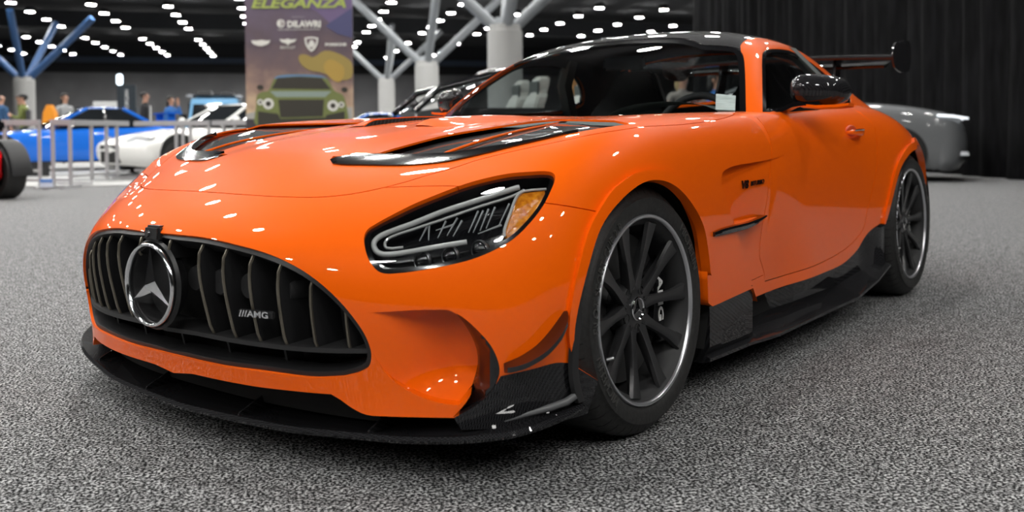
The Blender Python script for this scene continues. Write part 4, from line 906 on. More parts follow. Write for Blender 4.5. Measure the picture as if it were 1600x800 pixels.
q = [G.hit(*c) for c in ((1119, 144.5), (1150, 147.5), (1149, 171), (1118, 169))]; pq = G.pt(q, -.006); obj('windscreen_sticker', pq, [(0, 1, 2, 3)], mat('sticker', (.72, .76, .74), .6, build=lambda nt, b: noise_col(nt, b, 60, [(.45, (.72, .77, .75)), (.62, (.50, .55, .54))], 2, stretch=(.2, .2, 4))), car, label='pale sticker inside the windscreen')
# ------------------------------------------------------------------ other cars of the show (local frame: nose towards -y, x across, z up)
DARKGL = mat('dark_car_glass', (.012, .014, .016), .05, 0, 0, spec=.6)
LAMPW = mat('car_lamp', (.55, .57, .6), .12, .3, .6); LAMPR = mat('tail_lamp', (.35, .01, .01), .2, 0, .5)
def far_wheel(par, x, y, r, col=None, w=.22):
    s = 1 if x > 0 else -1; o = MB().lathe([(x-s*w, r*.66), (x-s*w, r*.94), (x-s*w*.85, r), (x-s*.03, r), (x, r*.92), (x, r*.70), (x-s*.02, r*.66)], 'x', (0, y, r), 32).build('wheel', RUBBER, par, .7)
    MB().lathe([(x-s*.005, r*.70), (x-s*.012, r*.66), (x-s*.05, r*.62), (x-s*.05, r*.001)], 'x', (0, y, r), 32).build('wheel_dish', VOIDB, o, .7)
    rm = col or mat('far_rim', (.05, .05, .053), .35, .5)
    for k in range(10):
        a = 2*math.pi*k/10; e = np.array((0, math.cos(a), math.sin(a))); t = np.array((0, -e[2], e[1])); c = np.array((x-s*.02, y, r)); w_ = .014
        MB().loft([[c+e*q-t*w_, c+e*q+t*w_, c+e*q+t*w_*.6-np.array((s*.03, 0, 0)), c+e*q-t*w_*.6-np.array((s*.03, 0, 0))] for q in (.02, r*.67)], True, True).build('spoke', rm, o, .5)
    return o
def net_mesh(name, rows, m, par, a=6, b=5, lu=.1, lv=.1):
    N = Net(rows, lu, lv, flip=-1); U = np.linspace(0, N.nu-1, (N.nu-1)*a+1); V = np.linspace(0, N.nv-1, (N.nv-1)*b+1); n = len(V)
    uu, vv = [q.ravel() for q in np.meshgrid(U, V, indexing='ij')]; p = N.S(uu, vv); nn = N.nrm(uu, vv)
    F = [(i*n+j, i*n+j+1, (i+1)*n+j+1, (i+1)*n+j) for i in range(len(U)-1) for j in range(n-1)]
    P = [tuple(q) for q in p]+[(-q[0], q[1], q[2]) for q in p]; k = len(p); Fl = [t for t in F]+[tuple(i+k for i in t[::-1]) for t in F]
    return obj(name, P, Fl, m, par, normals=[tuple(q) for q in nn]+[(-q[0], q[1], q[2]) for q in nn])
def coupe(name, label, loc, rz, col, L=4.6, W=.90, hood=.82, deck=.92, roof=1.36, nose=.62, cab=(-.55, .25, 1.05, 1.75), spoiler=False, convertible=False, wheel_r=.33, wb=(-1.38, 1.28), glass=None, lamp_z=None, grille=True, boxy=.0):
    c = thing(name, label, 'car', loc, rz); h = L/2; k = 1-boxy; P = paint('paint_'+name+'_'+str(int(col[0]*1000)), col)
    def row(y, zc, w, zl=.2, ws=None): ws = ws or w; return [(0, y, zc), (w*.45, y, zc-.004), (w*.8, y, zc-.03), (w*.955, y, zc-.10), (w, y, (zc+zl)*.52+.05), (w*.985, y, zl+.12), (w*.94, y, zl)]
    def nosew(y, zt, w, zl, d=.0): return [(0, y, zt), (w*.45, y+.02, zt), (w*.8, y+.10, zt-.01), (w*.96, y+.22, zt-.04), (w, y+.36, (zt+zl)*.5), (w*.985, y+.40, zl+.1), (w*.94, y+.42, zl)]
    rows = [nosew(-h+.10, .20, W*.9, .17), nosew(-h+.02, .32, W*.97, .2), nosew(-h, .50, W*.98, .2), nosew(-h+.06, nose, W*.97, .2), row(-h+.45, nose+(hood-nose)*.45, W*.985), row(-h+.95, nose+(hood-nose)*.85, W), row(cab[0]-.15, hood+.03, W), row(cab[1], deck-.01, W*.985), row(cab[2], deck, W*.985), row(cab[3], deck, W), row(h-.55, deck+.0, W*.99), row(h-.12, deck-.03, W*.93), row(h, deck-.20, W*.88), row(h-.03, .40, W*.85)]
    net_mesh('body', rows, P, c)
    MB().box((-W*.8, -h+.35, .16), (W*.8, h-.2, .3)).build('underbody', VOIDB, c)
    for y in wb:
        for s in (1, -1):
            MB().lathe([(s*(W+.004), .001), (s*(W+.004), wheel_r*1.13), (s*(W-.03), wheel_r*1.15)], 'x', (0, y, wheel_r*1.17), 32).build('wheel_arch', VOIDB, c, .5); far_wheel(c, s*(W+.012), y, wheel_r)
    zb = deck-.02; a0, a1, a2, a3 = cab; wb_, wr_ = W*.90, W*.66; cr = mat('roof_'+name, col, .3, 0, 1) if False else P
    if not convertible:
        low = [(0, a0-.12), (wb_*.6, a0-.06), (wb_*.93, a0+.12), (wb_, a0+.5), (wb_*.99, (a0+a3)/2), (wb_*.95, a3-.4), (wb_*.75, a3-.03), (0, a3)]
        top = [(0, a1-.06), (wr_*.6, a1-.03), (wr_*.92, a1+.05), (wr_, a1+.3), (wr_*1.0, (a1+a2)/2), (wr_*.96, a2-.15), (wr_*.8, a2-.02), (0, a2)]
        cb_ = MB(); rws = []
        for f, bul in ((0, 0), (.5, .025), (1, 0)): rws.append([(l[0]+(t_[0]-l[0])*f+(bul if l[0] > 0 else 0), l[1]+(t_[1]-l[1])*f, zb+(roof-.05-zb)*f) for l, t_ in zip(low, top)])
        cb_.loft(rws); cb_.mirror(); cb_.build('cabin_glass', glass or DARKGL, c, 1.0)
        rw_ = [[(t_[0]*q, (a1+a2)/2+(t_[1]-(a1+a2)/2)*q2, roof-.055+.055*(1-q**2.5)) for t_ in top] for q, q2 in ((1.02, 1.01), (.97, .985), (.8, .85), (.5, .6), (0.01, .02))]
        rb = MB().loft(rw_); rb.mirror(); rb.build('roof', P, c, 1.2)
        for s in (1, -1):
            for i, w_ in ((2, .035), (4, .04), (6, .05)):
                pth = [(s*(r[i][0]+.004), r[i][1], r[i][2]) for r in rws]; MB().tube(pth, w_, 6).build('roof_pillar', P if i != 4 else GLOSSB, c, 1)
    else:
        for s in (1, -1): MB().tube([(s*wb_*.93, a0+.05, zb), (s*wb_*.86, a0+.30, zb+.22), (s*wr_*1.05, a1+.0, roof-.02)], .035, 8).build('windscreen_pillar', GLOSSB, c, 1)
        MB().tube([(s*wr_*1.05, a1+.0-(.06 if abs(s) < .6 else 0), roof-.02+.02*(1-s*s)) for s in np.linspace(-1, 1, 9)], .035, 8).build('windscreen_header', GLOSSB, c, 1)
        MB().loft([[(x*wb_*.9, a0-.08*(1-x*x)+.05, zb) for x in np.linspace(-1, 1, 7)], [(x*wr_, a1-.05*(1-x*x), roof-.03) for x in np.linspace(-1, 1, 7)]]).build('windscreen', SIDEGL, c, 1)
        MB().box((-W*.8, a0+.3, deck-.16), (W*.8, a3-.35, deck+.012)).build('cockpit', CABIN, c)
        for s, y in ((.37, a0+1.2), (-.37, a0+1.2), (.34, a0+1.9), (-.34, a0+1.9)):
            LS = mat('pale_leather', (.62, .62, .58), .55)
            st = MB().loft([[(s-w, y+d, z), (s-w*.8, y+d+.12, z), (s+w*.8, y+d+.12, z), (s+w, y+d, z)] for w, d, z in ((.23, 0, deck-.2), (.24, .05, deck+.05), (.20, .09, deck+.15), (.13, .10, deck+.17), (.13, .11, deck+.20), (.15, .12, deck+.28), (.12, .13, deck+.33))], True, True).build('seat', LS, c, .8, .02)
            MB().box((s-.15, y+.10, deck-.1), (s+.15, y+.12, deck+.28)).build('seat_face', TRIMG, st, .5)
    for s in (1, -1):
        z = lamp_z or nose+.045
        q = [(s*W*.50, -h+.075, z-.05), (s*W*.88, -h+.30, z-.035), (s*W*.90, -h+.36, z+.045), (s*W*.52, -h+.20, z+.045)]
        MB().loft([q, [(a, b+.10, z_) for a, b, z_ in q]], True, True).build('headlamp', LAMPW, c, .5)
        MB().box((min(s*W*.45, s*W*.86), h-.10, deck-.21), (max(s*W*.45, s*W*.86), h+.004, deck-.09)).build('tail_lamp', LAMPR, c, .5)
        bm = bmesh.new(); bmesh.ops.create_uvsphere(bm, u_segments=14, v_segments=8, radius=1)
        for v in bm.verts: v.co = Vector((s*(W+.07)+v.co.x*.10, a0+.32+v.co.y*.07*(1 if v.co.y < 0 else .5), zb+.11+v.co.z*.065))
        mr = from_bm('mirror', bm, P if not convertible else CARBON, c, 3.2); MB().tube([(s*W*.93, a0+.36, zb+.02), (s*(W+.05), a0+.34, zb+.09)], .02, 6).build('mirror_stalk', GLOSSB, mr, 1)
    if grille:
        MB().box((-W*.36, -h-.004, nose-.13), (W*.36, -h+.1, nose-.06)).build('upper_grille', VOIDB, c); MB().box((-W*.34, -h-.006, .25), (W*.34, -h+.1, .45)).build('lower_grille', VOIDB, c)
    if spoiler:
        sp = MB().box((-W*.92, h-.36, deck+.27), (W*.92, h-.10, deck+.305)).build('spoiler', P, c, .4, .01)
        for s in (.62, -.62): MB().box((s-.03, h-.32, deck-.05), (s+.03, h-.16, deck+.28)).build('spoiler_post', P, sp, .4)
    return c
BLUE = (.012, .135, .60)
T = math.radians
def park(px, D, turn): x, y, _ = spot(px, D); return (x, y, .031 if 14.4 < D < 26 and px < 600 else 0), .652+T(turn)
coupe('blue_coupe', 'bright blue coupe with tall rear spoiler behind the steel barriers', *park(108, 20.6, -58), BLUE, hood=.84, spoiler=True, deck=.93, roof=1.36, L=4.55, lamp_z=.66)
coupe('white_coupe', 'white coupe with square headlamps, nose towards the blue coupe', *park(343, 18.6, -40), (.72, .72, .70), hood=.84, spoiler=False, deck=.93, L=4.5, W=.88)
coupe('blue_coupe', 'blue coupe roof showing just beyond the tall banner', *park(560, 29, -80), BLUE, deck=.95, roof=1.38)
coupe('convertible', 'dark open convertible with pale headrests, seen past the orange bonnet', *park(745, 9.6, -76), (.012, .024, .030), convertible=True, L=4.7, W=.94, deck=1.02, hood=.90, roof=1.40, cab=(-.80, .15, 1.0, 1.9), grille=False)
coupe('grey_coupe', 'silver grey coupe parked beside the black drape', *park(1262, 15.6, 68), (.13, .135, .14), L=4.75, W=.95, deck=1.24, hood=1.20, nose=.96, roof=1.52, lamp_z=.97, grille=False, wheel_r=.36)
# red car cut by the left edge of the frame
D_ = 11.1; red = thing('red_car', 'red car with black wheel arch, mostly beyond the left edge', 'car', tuple(C0+FWD[:2]*D_+RGT[:2]*-6.84)+(0,), .652+T(56)); RED = paint('paint_red', (.55, .004, .008))
net_mesh('body', [[(0, y_, z+.02), (.4, y_, z), (.62, y_, z-.04), (.70, y_, z-.14), (.72, y_, .55), (.70, y_, .3), (.66, y_, .2)] for y_, z in ((-.1, .66), (.4, .72), (1.2, .80), (2.2, .86), (3.2, .82), (3.5, .7))], RED, red)
for y_ in (.0, 2.45):
    for s in (1, -1):
        MB().lathe([(s*.72, .355), (s*.955, .355), (s*.975, .36), (s*.975, .395), (s*.95, .41), (s*.72, .41)], 'x', (0, y_, .335), 32, -.15, math.pi+.1).build('wheel_fender', PLASTB, red, .6); far_wheel(red, s*.965, y_, .335, w=.25)
        MB().tube([(s*.5, y_, .335), (s*.95, y_, .335)], .04, 8).build('axle', PLASTB, red, 1)
for s in (1, -1): MB().box((s*1.05-.12, .54, .86), (s*1.05+.12, .66, 1.0), .02).build('mirror', GLOSSB, red, .5, .03); MB().tube([(s*.6, .7, .74), (s*.98, .62, .90)], .015, 6).build('mirror_stalk', GLOSSB, red, 1)
MB().loft([[(-w, y, z0), (w, y, z0), (w, y, z1), (-w, y, z1)] for w, y, z0, z1 in ((.60, -.34, .34, .50), (.70, -.24, .24, .60), (.72, 0, .2, .68))], True, True).build('nose', RED, red, .9, .03)
# pale blue off-roader with a roof rack
PB = mat('paint_pale_blue', (.16, .38, .60), .35, 0, .8); x, y, _ = spot(340, 33); su = thing('off_roader', 'pale blue upright off-roader with a loaded roof rack, behind the white coupe', 'car', (x, y, 0), .652+math.radians(13))
MB().box((-.9, -1.9, .5), (.9, 2.0, 1.18), .03).build('body', PB, su, .5, .04); MB().box((-.85, -1.1, 1.18), (.85, 2.0, 1.95), .10).build('cabin_frame', PB, su, .5, .03)
MB().loft([[(-.74, -1.105, 1.26), (.74, -1.105, 1.26)], [(.68, -1.015, 1.82), (-.68, -1.015, 1.82)][::-1]]).build('windscreen', DARKGL, su)
for s in (1, -1):
    MB().box((s*.835-.03, -.8, 1.3), (s*.835+.03, 1.8, 1.8)).build('side_window', DARKGL, su); MB().box((s*1.0-.1, -.95, 1.2), (s*1.0+.1, -.82, 1.42)).build('mirror', GLOSSB, su, .5, .02)
    MB().lathe([(-1.905, .001), (-1.93, .09), (-1.9, .11)], 'y', (s*.62, 0, .95), 20).build('headlamp', LAMPW, su); MB().box((s*.8-.1, -1.0, 2.0), (s*.8+.1, -.9, 2.08)).build('rack_lamp', LAMPW, su, .4)
    for y_ in (-1.3, 1.35): far_wheel(su, s*.92, y_, .40)
rk = MB()
for y_ in np.linspace(-.95, 1.9, 7): rk.tube([(-.8, y_, 2.05), (.8, y_, 2.05)], .02, 6)
for s in (1, -1): rk.tube([(s*.8, -.95, 2.1), (s*.8, 1.9, 2.1)], .022, 6)
rk.build('roof_rack', GLOSSB, su, 1); MB().box((-.62, -.7, 2.07), (-.12, .5, 2.24), .04).build('rack_load', PLASTB, su, .5, .02); MB().box((.15, -.6, 2.07), (.6, .4, 2.21), .04).build('rack_load', PLASTB, su, .5, .02)
MB().box((-.75, -1.93, .8), (.75, -1.89, 1.1)).build('front_grille', VOIDB, su)
gc = [o for o in COL.objects if o.name == 'grey_coupe'][0]
MB().loft([[(x, -2.30+.10*abs(x)**2-.10, z) for x in np.linspace(-.86, .86, 9)] for z in (.22, .36, .50)]).build('front_intake', GLOSSB, gc, .8)
for s in (1, -1):
    MB().tube([(s*.50, -2.355, .955), (s*.70, -2.27, .965), (s*.86, -2.13, .985), (s*.93, -1.92, 1.0)], .018, 8).build('running_light', mat('lit_strip', (.9, .95, 1), .4, emit=(.9, .95, 1), power=1.2), gc, 1)
    MB().box((s*.70-.10, -2.36, .40), (s*.70+.10, -2.18, .46), .01).build('fog_lamp', LAMPW, gc, .5)
# ------------------------------------------------------------------ low show platform, barriers, signs, banner
PLAT = mat('pale_platform', (.36, .36, .355), .6, build=lambda nt, b: noise_col(nt, b, 3, [(.3, (.31, .31, .305)), (.7, (.42, .42, .41))], 3)); STRIP = mat('platform_edge', (.16, .165, .16), .6)
def strip(D0, D1_, z, pxa, pxb, m, name):
    a, b, c_, d = spot(pxa, D0), spot(pxb, D0), spot(pxb, D1_), spot(pxa, D1_); V = [(q[0], q[1], 0.001) for q in (a, b, c_, d)]+[(q[0], q[1], z) for q in (a, b, c_, d)]
    return obj(name, V, [(0, 1, 5, 4), (1, 2, 6, 5), (2, 3, 7, 6), (3, 0, 4, 7), (4, 5, 6, 7)], m)
pf = strip(14.3, 26, .02, -330, 620, PLAT, 'show_platform'); tag(pf, 'low pale grey show platform under the blue and white coupes', 'platform')
e = strip(15.6, 16.3, .028, -330, 620, STRIP, 'platform_step'); e.parent = pf
e = strip(17.6, 18.0, .028, -330, 620, STRIP, 'platform_step'); e.parent = pf
GALV = mat('galvanised_steel', (.42, .42, .43), .42, .55)
def barrier(pxa, Da, pxb, Db, ups, label, feet=True, z0=.031, zt=1.02):
    a, b = np.array(spot(pxa, Da)), np.array(spot(pxb, Db)); o = thing('crowd_barrier', label, 'barrier', tuple(a), group=None); d = b-a; Ln = np.linalg.norm(d); u = d/Ln
    o.rotation_euler = (0, 0, math.atan2(u[1], u[0]))
    MB().box((-.02, -.03, zt-.09), (Ln+.02, .03, zt)).build('top_rail', GALV, o, .5, .01)
    MB().box((-.02, -.02, z0+.1), (Ln+.02, .02, z0+.14)).build('bottom_rail', GALV, o, .5)
    for f in ups: MB().box((f*Ln-.022, -.022, z0+.02), (f*Ln+.022, .022, zt-.08)).build('upright', GALV, o, .5)
    for f in (.0, 1.0): MB().box((f*Ln-.03, -.28, z0), (f*Ln+.03, .28, z0+.03)).build('foot', GALV, o, .5)
    return o
barrier(-120, 13.7, 62, 14.0, (.0, .35, .7, 1.0), 'galvanised crowd barrier at the far left, red car before it', z0=0)
barrier(83, 14.0, 110, 14.0, (.0, 1.0), 'narrow galvanised barrier frame right of the red car', z0=0)
barrier(116, 14.5, 200, 16.2, (.30, .58, .78), 'galvanised crowd barrier before the nose of the white coupe')
barrier(212, 16.7, 327, 16.5, (.56, .65, .75, 1.0), 'galvanised crowd barrier before the door of the white coupe')
barrier(334, 16.4, 420, 16.0, (.20, .40, .75, 1.0), 'galvanised crowd barrier running behind the tall banner')
bp = thing('info_board', 'small blue and white notice at the foot of the barrier', 'sign', spot(72, 13.7), .652); MB().box((-.09, -.01, .03), (.09, .01, .15)).build('board', mat('notice', (.50, .55, .66), .5), bp); MB().box((-.09, -.013, .10), (.09, -.009, .15)).build('board_band', mat('notice_blue', (.08, .2, .5), .5), bp)
pl = thing('floor_plaque', 'black floor plaque with pale lettering under the blue coupe nose', 'sign', spot(46, 17.2, .031), .652-.03)
MB().box((-.36, -.02, 0), (.36, .02, .26)).build('plaque', mat('plaque_black', (.012, .012, .014), .4), pl)
place_text('plaque_lettering', 'GT-R', .09, (-.16, -.022, .10), (1, 0, 0), (0, 0, 1), WHITE, pl, .003); place_text('plaque_lettering', '2002', .06, (.14, -.022, .10), (1, 0, 0), (0, 0, 1), WHITE, pl, .003)
# dark roll-up sign and pale board beyond the blue car
NAVY = mat('sign_navy', (.012, .022, .030), .5); sg = thing('pylon_sign', 'dark pylon sign with white upright lettering behind the blue coupe', 'sign', spot(199.5, 24.5, .031), .652+.13)
MB().box((-.23, -.05, 0), (.23, .05, 2.02), .0).build('pylon', NAVY, sg, .4, .01); place_text('pylon_lettering', 'MORGAN', .13, (.02, -.054, 1.60), (0, 0, 1), (-1, 0, 0), WHITE, sg, .004, 1.05)
wl_ = thing('spot_lamp', 'bright bluish lamp head standing above the pylon sign', 'lamp', spot(189, 25.0, .031), 0); MB().tube([(0, 0, 0), (0, 0, 2.05)], .02, 8).build('stand', GLOSSB, wl_, 1)
MB().box((-.08, -.06, 2.05), (.08, .06, 2.33)).build('lamp_head', mat('lamp_glow', (.9, .95, 1), .4, emit=(.75, .9, 1), power=3.0), wl_, .5, .03)
ws_ = thing('white_board', 'white lettered board on a stand behind the blue coupe roof', 'sign', spot(167, 26.6), .652+.2); MB().box((-.34, -.02, 1.38), (.34, .02, 1.70)).build('board', mat('board_white', (.6, .61, .60), .5), ws_, .4, .008)
for s in (-.28, .28): MB().tube([(s, 0, 0), (s, 0, 1.4)], .015, 6).build('board_leg', GLOSSB, ws_, 1)
place_text('board_lettering', 'SHOW  CARS', .075, (0, -.023, 1.55), (1, 0, 0), (0, 0, 1), mat('grey_print', (.3, .3, .3), .6), ws_, .002)
ct = thing('counter', 'long dark counter with pale top items behind the blue coupe', 'counter', spot(150, 30.0), .652+.2); MB().box((-1.0, -.3, 0), (1.3, .3, 1.62)).build('counter_body', mat('counter_dark', (.03, .033, .037), .6), ct, .4, .02)
tent = thing('orange_bag', 'orange bag propped behind the blue coupe windscreen', 'bag', spot(80, 22.6, .031), .5); MB().loft([[(-.16, -.1, 1.0), (.16, -.1, 1.0), (.16, .1, 1.0), (-.16, .1, 1.0)], [(-.14, -.09, 1.28), (.14, -.09, 1.28), (.14, .09, 1.28), (-.14, .09, 1.28)], [(-.07, -.05, 1.46), (.05, -.05, 1.46), (.05, .05, 1.46), (-.07, .05, 1.46)]], True, True).build('bag_body', mat('orange_cloth', (.85, .30, .01), .7), tent, .6, .01)
MB().box((-.03, -.03, 0), (.03, .03, 1.0)).build('bag_stand', GLOSSB, tent)
# brown timber post glimpsed through the windscreen
tp = thing('timber_post', 'warm brown timber post seen through the windscreen', 'post', spot(893, 17), .652); MB().box((-.12, -.12, 0), (.12, .12, 1.95)).build('post_body', mat('brown_timber', (.36, .16, .045), .6, build=lambda nt, b: noise_col(nt, b, 9, [(.3, (.28, .11, .03)), (.7, (.46, .21, .06))], 4, stretch=(4, 4, .3))), tp, .4, .01)
# ------------------------------------------------------------------ tall printed banner
def banner_nodes(nt, b):
    L = nt.links.new; tc = nd(nt, 'ShaderNodeTexCoord'); sp = nd(nt, 'ShaderNodeSeparateXYZ'); L(tc.outputs['Object'], sp.inputs[0])
    n = nd(nt, 'ShaderNodeTexNoise'); n.inputs['Scale'].default_value = 3.2; n.inputs['Detail'].default_value = 5; L(tc.outputs['Object'], n.inputs['Vector'])
    ad = nd(nt, 'ShaderNodeMath', operation='MULTIPLY_ADD'); L(n.outputs[0], ad.inputs[0]); ad.inputs[1].default_value = 1.1; L(sp.outputs[2], ad.inputs[2])
    mr = nd(nt, 'ShaderNodeMapRange'); L(ad.outputs[0], mr.inputs[0]); mr.inputs[1].default_value = .9; mr.inputs[2].default_value = 3.3
    r = ramp(nt, [(0, (.50, .44, .37)), (.12, (.62, .50, .34)), (.30, (.52, .38, .24)), (.45, (.26, .17, .13)), (.60, (.13, .085, .085)), (.8, (.085, .060, .075)), (1, (.10, .075, .11))]); L(mr.outputs[0], r.inputs[0])
    L(r.outputs[0], b.inputs['Base Color'])
BP = mat('banner_print', (.3, .3, .3), .75, build=banner_nodes)
BD = 15.2; bx, by, _ = spot(470, BD); bn = thing('banner', 'tall printed banner with a mountain road, a green car and sponsor marks', 'banner', (bx, by, .031), .652); mpp = BD/FPX
def bq(px, py): return ((px-470)*mpp, CAM[2]-.031+(203.0-py)*mpp-(px-470)*.0062*mpp)      # banner-plane x and z
x0, x1 = bq(386.5, 0)[0], bq(553, 0)[0]
MB().box((x0, -.03, .02), (x1, .03, 3.6)).build('banner_panel', BP, bn, None); MB().box((x0-.05, -.2, 0), (x1+.05, .2, .03)).build('banner_foot', SATINB, bn, .4)
def flat(name, pts, m, dep=.004, par=bn):
    P = [bq(*p) for p in pts]; return MB().prism([(p[0], p[1]) for p in P], -dep, 'y', -.031).build(name, m, par, None)
PR = lambda n, c: mat('print_'+n, c, .75)
flat('print_sky', [(470,-60),(553,-60),(553,12),(519,36),(497,16),(478,10)], PR('violet', (.12, .085, .17)))
flat('print_ridge', [(553,12),(519,34),(512,40),(530,52),(553,58)], PR('ridge', (.055, .055, .13)), .006)
flat('print_tree', crom([(470,86),(480,84),(492,88),(510,78),(530,82),(545,90),(552,98),(552,118),(540,124),(525,120),(505,112),(485,108),(472,98)], 3, True), PR('tree', (.26, .19, .05)), .006)
flat('print_tree', crom([(516,92),(530,96),(540,106),(534,126),(520,122),(508,104)], 3, True), PR('tree2', (.34, .22, .045)), .008)
flat('print_road', [(386.5,176),(420,168),(552,166),(552,196),(386.5,196)], PR('road', (.30, .29, .27)), .005)
flat('print_base', [(386.5,184),(552,188),(552,215),(386.5,215)], PR('base', (.035, .03, .035)), .006)
GRN = PR('car_green', (.13, .15, .045)); GRD = PR('car_dark', (.025, .022, .015)); BLT = PR('car_blue', (.09, .17, .30)); SIL = PR('silver', (.55, .54, .50))
flat('print_car', crom([(403,160),(404,148),(412,142),(422,140),(431,121),(440,116,),(470,114.5),(505,117),(514,122),(524,140),(536,146),(541,156),(541,190),(404,196)], 3, True), GRN, .010)
flat('print_car_roof', crom([(431,121),(440,116.5),(470,115),(505,117),(513,122),(508,120),(470,118),(438,120)], 3, True), BLT, .012)
flat('print_car_glass', [(427,137),(436,120.5),(470,118.5),(505,120.5),(519,138)], GRD, .012)
flat('print_car_bonnet', [(424,141),(520,141),(510,150),(434,150)], PR('bonnet', (.20, .25, .22)), .012)
flat('print_car_grille', [(437,154),(508,154),(506,180),(440,182)], GRD, .013); flat('print_car_skirt', [(405,172),(436,176),(440,184),(510,182),(512,178),(540,172),(540,192),(405,196)], GRD, .0125)
for q, r_ in (((421.5,160.5), 8.5), ((522,163.5), 8.5), ((409,158), 4.5), ((535,162), 4.5)):
    flat('print_car_lamp', [(q[0]+r_*math.cos(a), q[1]+r_*math.sin(a)) for a in np.linspace(0, 6.28, 20)[:-1]], SIL, .014); flat('print_car_lamp_core', [(q[0]+r_*.5*math.cos(a), q[1]+r_*.5*math.sin(a)) for a in np.linspace(0, 6.28, 16)[:-1]], GRD, .015)
for q in ((409,135),(540,138.5)): flat('print_car_mirror', [(q[0]+5*math.cos(a), q[1]+4*math.sin(a)) for a in np.linspace(0, 6.28, 14)[:-1]], GRD, .012)
def bt(body, px, py, w, h, m, sh=0., bold=.0):
    V, F = text_mesh(body, 1, .0, shear=sh, bold=bold); V = V[:, :2]; mn, mx_ = V.min(0), V.max(0); V = (V-(mn+mx_)/2)/(mx_-mn)*(w*mpp, h*mpp); c = bq(px, py)
    P = [(c[0]+a, -.046, c[1]+b_) for a, b_ in V]; return obj('print_lettering', P, F, m, bn)
bt('ELEGANZA', 470.5, 4.5, 147, 15.5, PR('lime', (.30, .36, .08)), .25, .03); bt('presented by', 470, 26, 19, 3, PR('grey', (.3, .27, .27)))
bt('DILAWRI', 478.5, 36.8, 52, 10.5, SIL, 0, .05); bt('VANCOUVER LUXURY AUTOMOTIVE GROUP', 470.5, 45.3, 66, 2.6, SIL)
flat('print_roundel', [(442.5+6.2*math.cos(a), 36+6.4*math.sin(a)) for a in np.linspace(0, 6.28, 24)[:-1]], SIL, .012); flat('print_roundel_bar', [(442.2,30.5),(443.6,30.5),(443.6,41.5),(442.2,41.5)], PR('plum', (.11, .075, .085)), .013); flat('print_roundel_bar', [(445,33),(447,34),(447.4,38),(445,39.5)], PR('plum', (.11, .075, .085)), .013)
flat('print_wings', crom([(396,62,1),(404,62.5),(412,61.5),(420,62.5),(426,62,1),(423,67),(416,70),(411,71),(405,70),(398.5,67)], 3, True), SIL, .012)
flat('print_wings', crom([(440,60,1),(448,61),(453,59.5),(458,61),(466.5,60,1),(463,64.5),(457,66.5),(453,69),(449,66.5),(443,64.5)], 3, True), SIL, .012); bt('BENTLEY', 453, 73, 23, 4, SIL)
flat('print_shield', crom([(479,58,1),(489,56.5),(500,58,1),(499,67),(495,75),(489.5,80,1),(484,75),(480,67)], 3, True), SIL, .012); flat('print_shield_inner', crom([(481.5,60,1),(489.5,59),(497.5,60,1),(496,67.5),(489.5,76.5,1),(483,67.5)], 3, True), PR('plum', (.11, .075, .085)), .013); flat('print_shield_figure', crom([(485,70),(487,64),(490,61.5),(493,64),(494.5,69),(490,73)], 3, True), SIL, .014)
bt('PORSCHE', 527.5, 68.5, 33, 4.6, SIL, 0, .06)
# ------------------------------------------------------------------ visitors
SKINM = mat('skin', (.50, .27, .18), .55); DARKHAIR = mat('dark_hair', (.012, .010, .009), .6)
def grow(name, joints, bones, mats, pick, parent, sub=2):
    """one continuous body grown around a skeleton: joints {name: (x, y, z, radius)}"""
    me = bpy.data.meshes.new(name); ks = list(joints); me.from_pydata([joints[k][:3] for k in ks], [(ks.index(a), ks.index(b)) for a, b in bones], [])
    o = bpy.data.objects.new(name, me); COL.objects.link(o); md = o.modifiers.new('skin', 'SKIN'); md.use_smooth_shade = True; md.branch_smoothing = .3
    for k, v in zip(ks, me.skin_vertices[0].data): r = joints[k][3]; v.radius = r if isinstance(r, tuple) else (r, r); v.use_root = k == 'pelvis'
    ss = o.modifiers.new('sub', 'SUBSURF'); ss.levels = ss.render_levels = sub
    dg = bpy.context.evaluated_depsgraph_get(); m2 = bpy.data.meshes.new_from_object(o.evaluated_get(dg)); bpy.data.objects.remove(o)
    for q in mats: m2.materials.append(q)
    for p in m2.polygons: p.material_index = pick(p.center); p.use_smooth = True
    o = bpy.data.objects.new(name, m2); return link(o, parent)
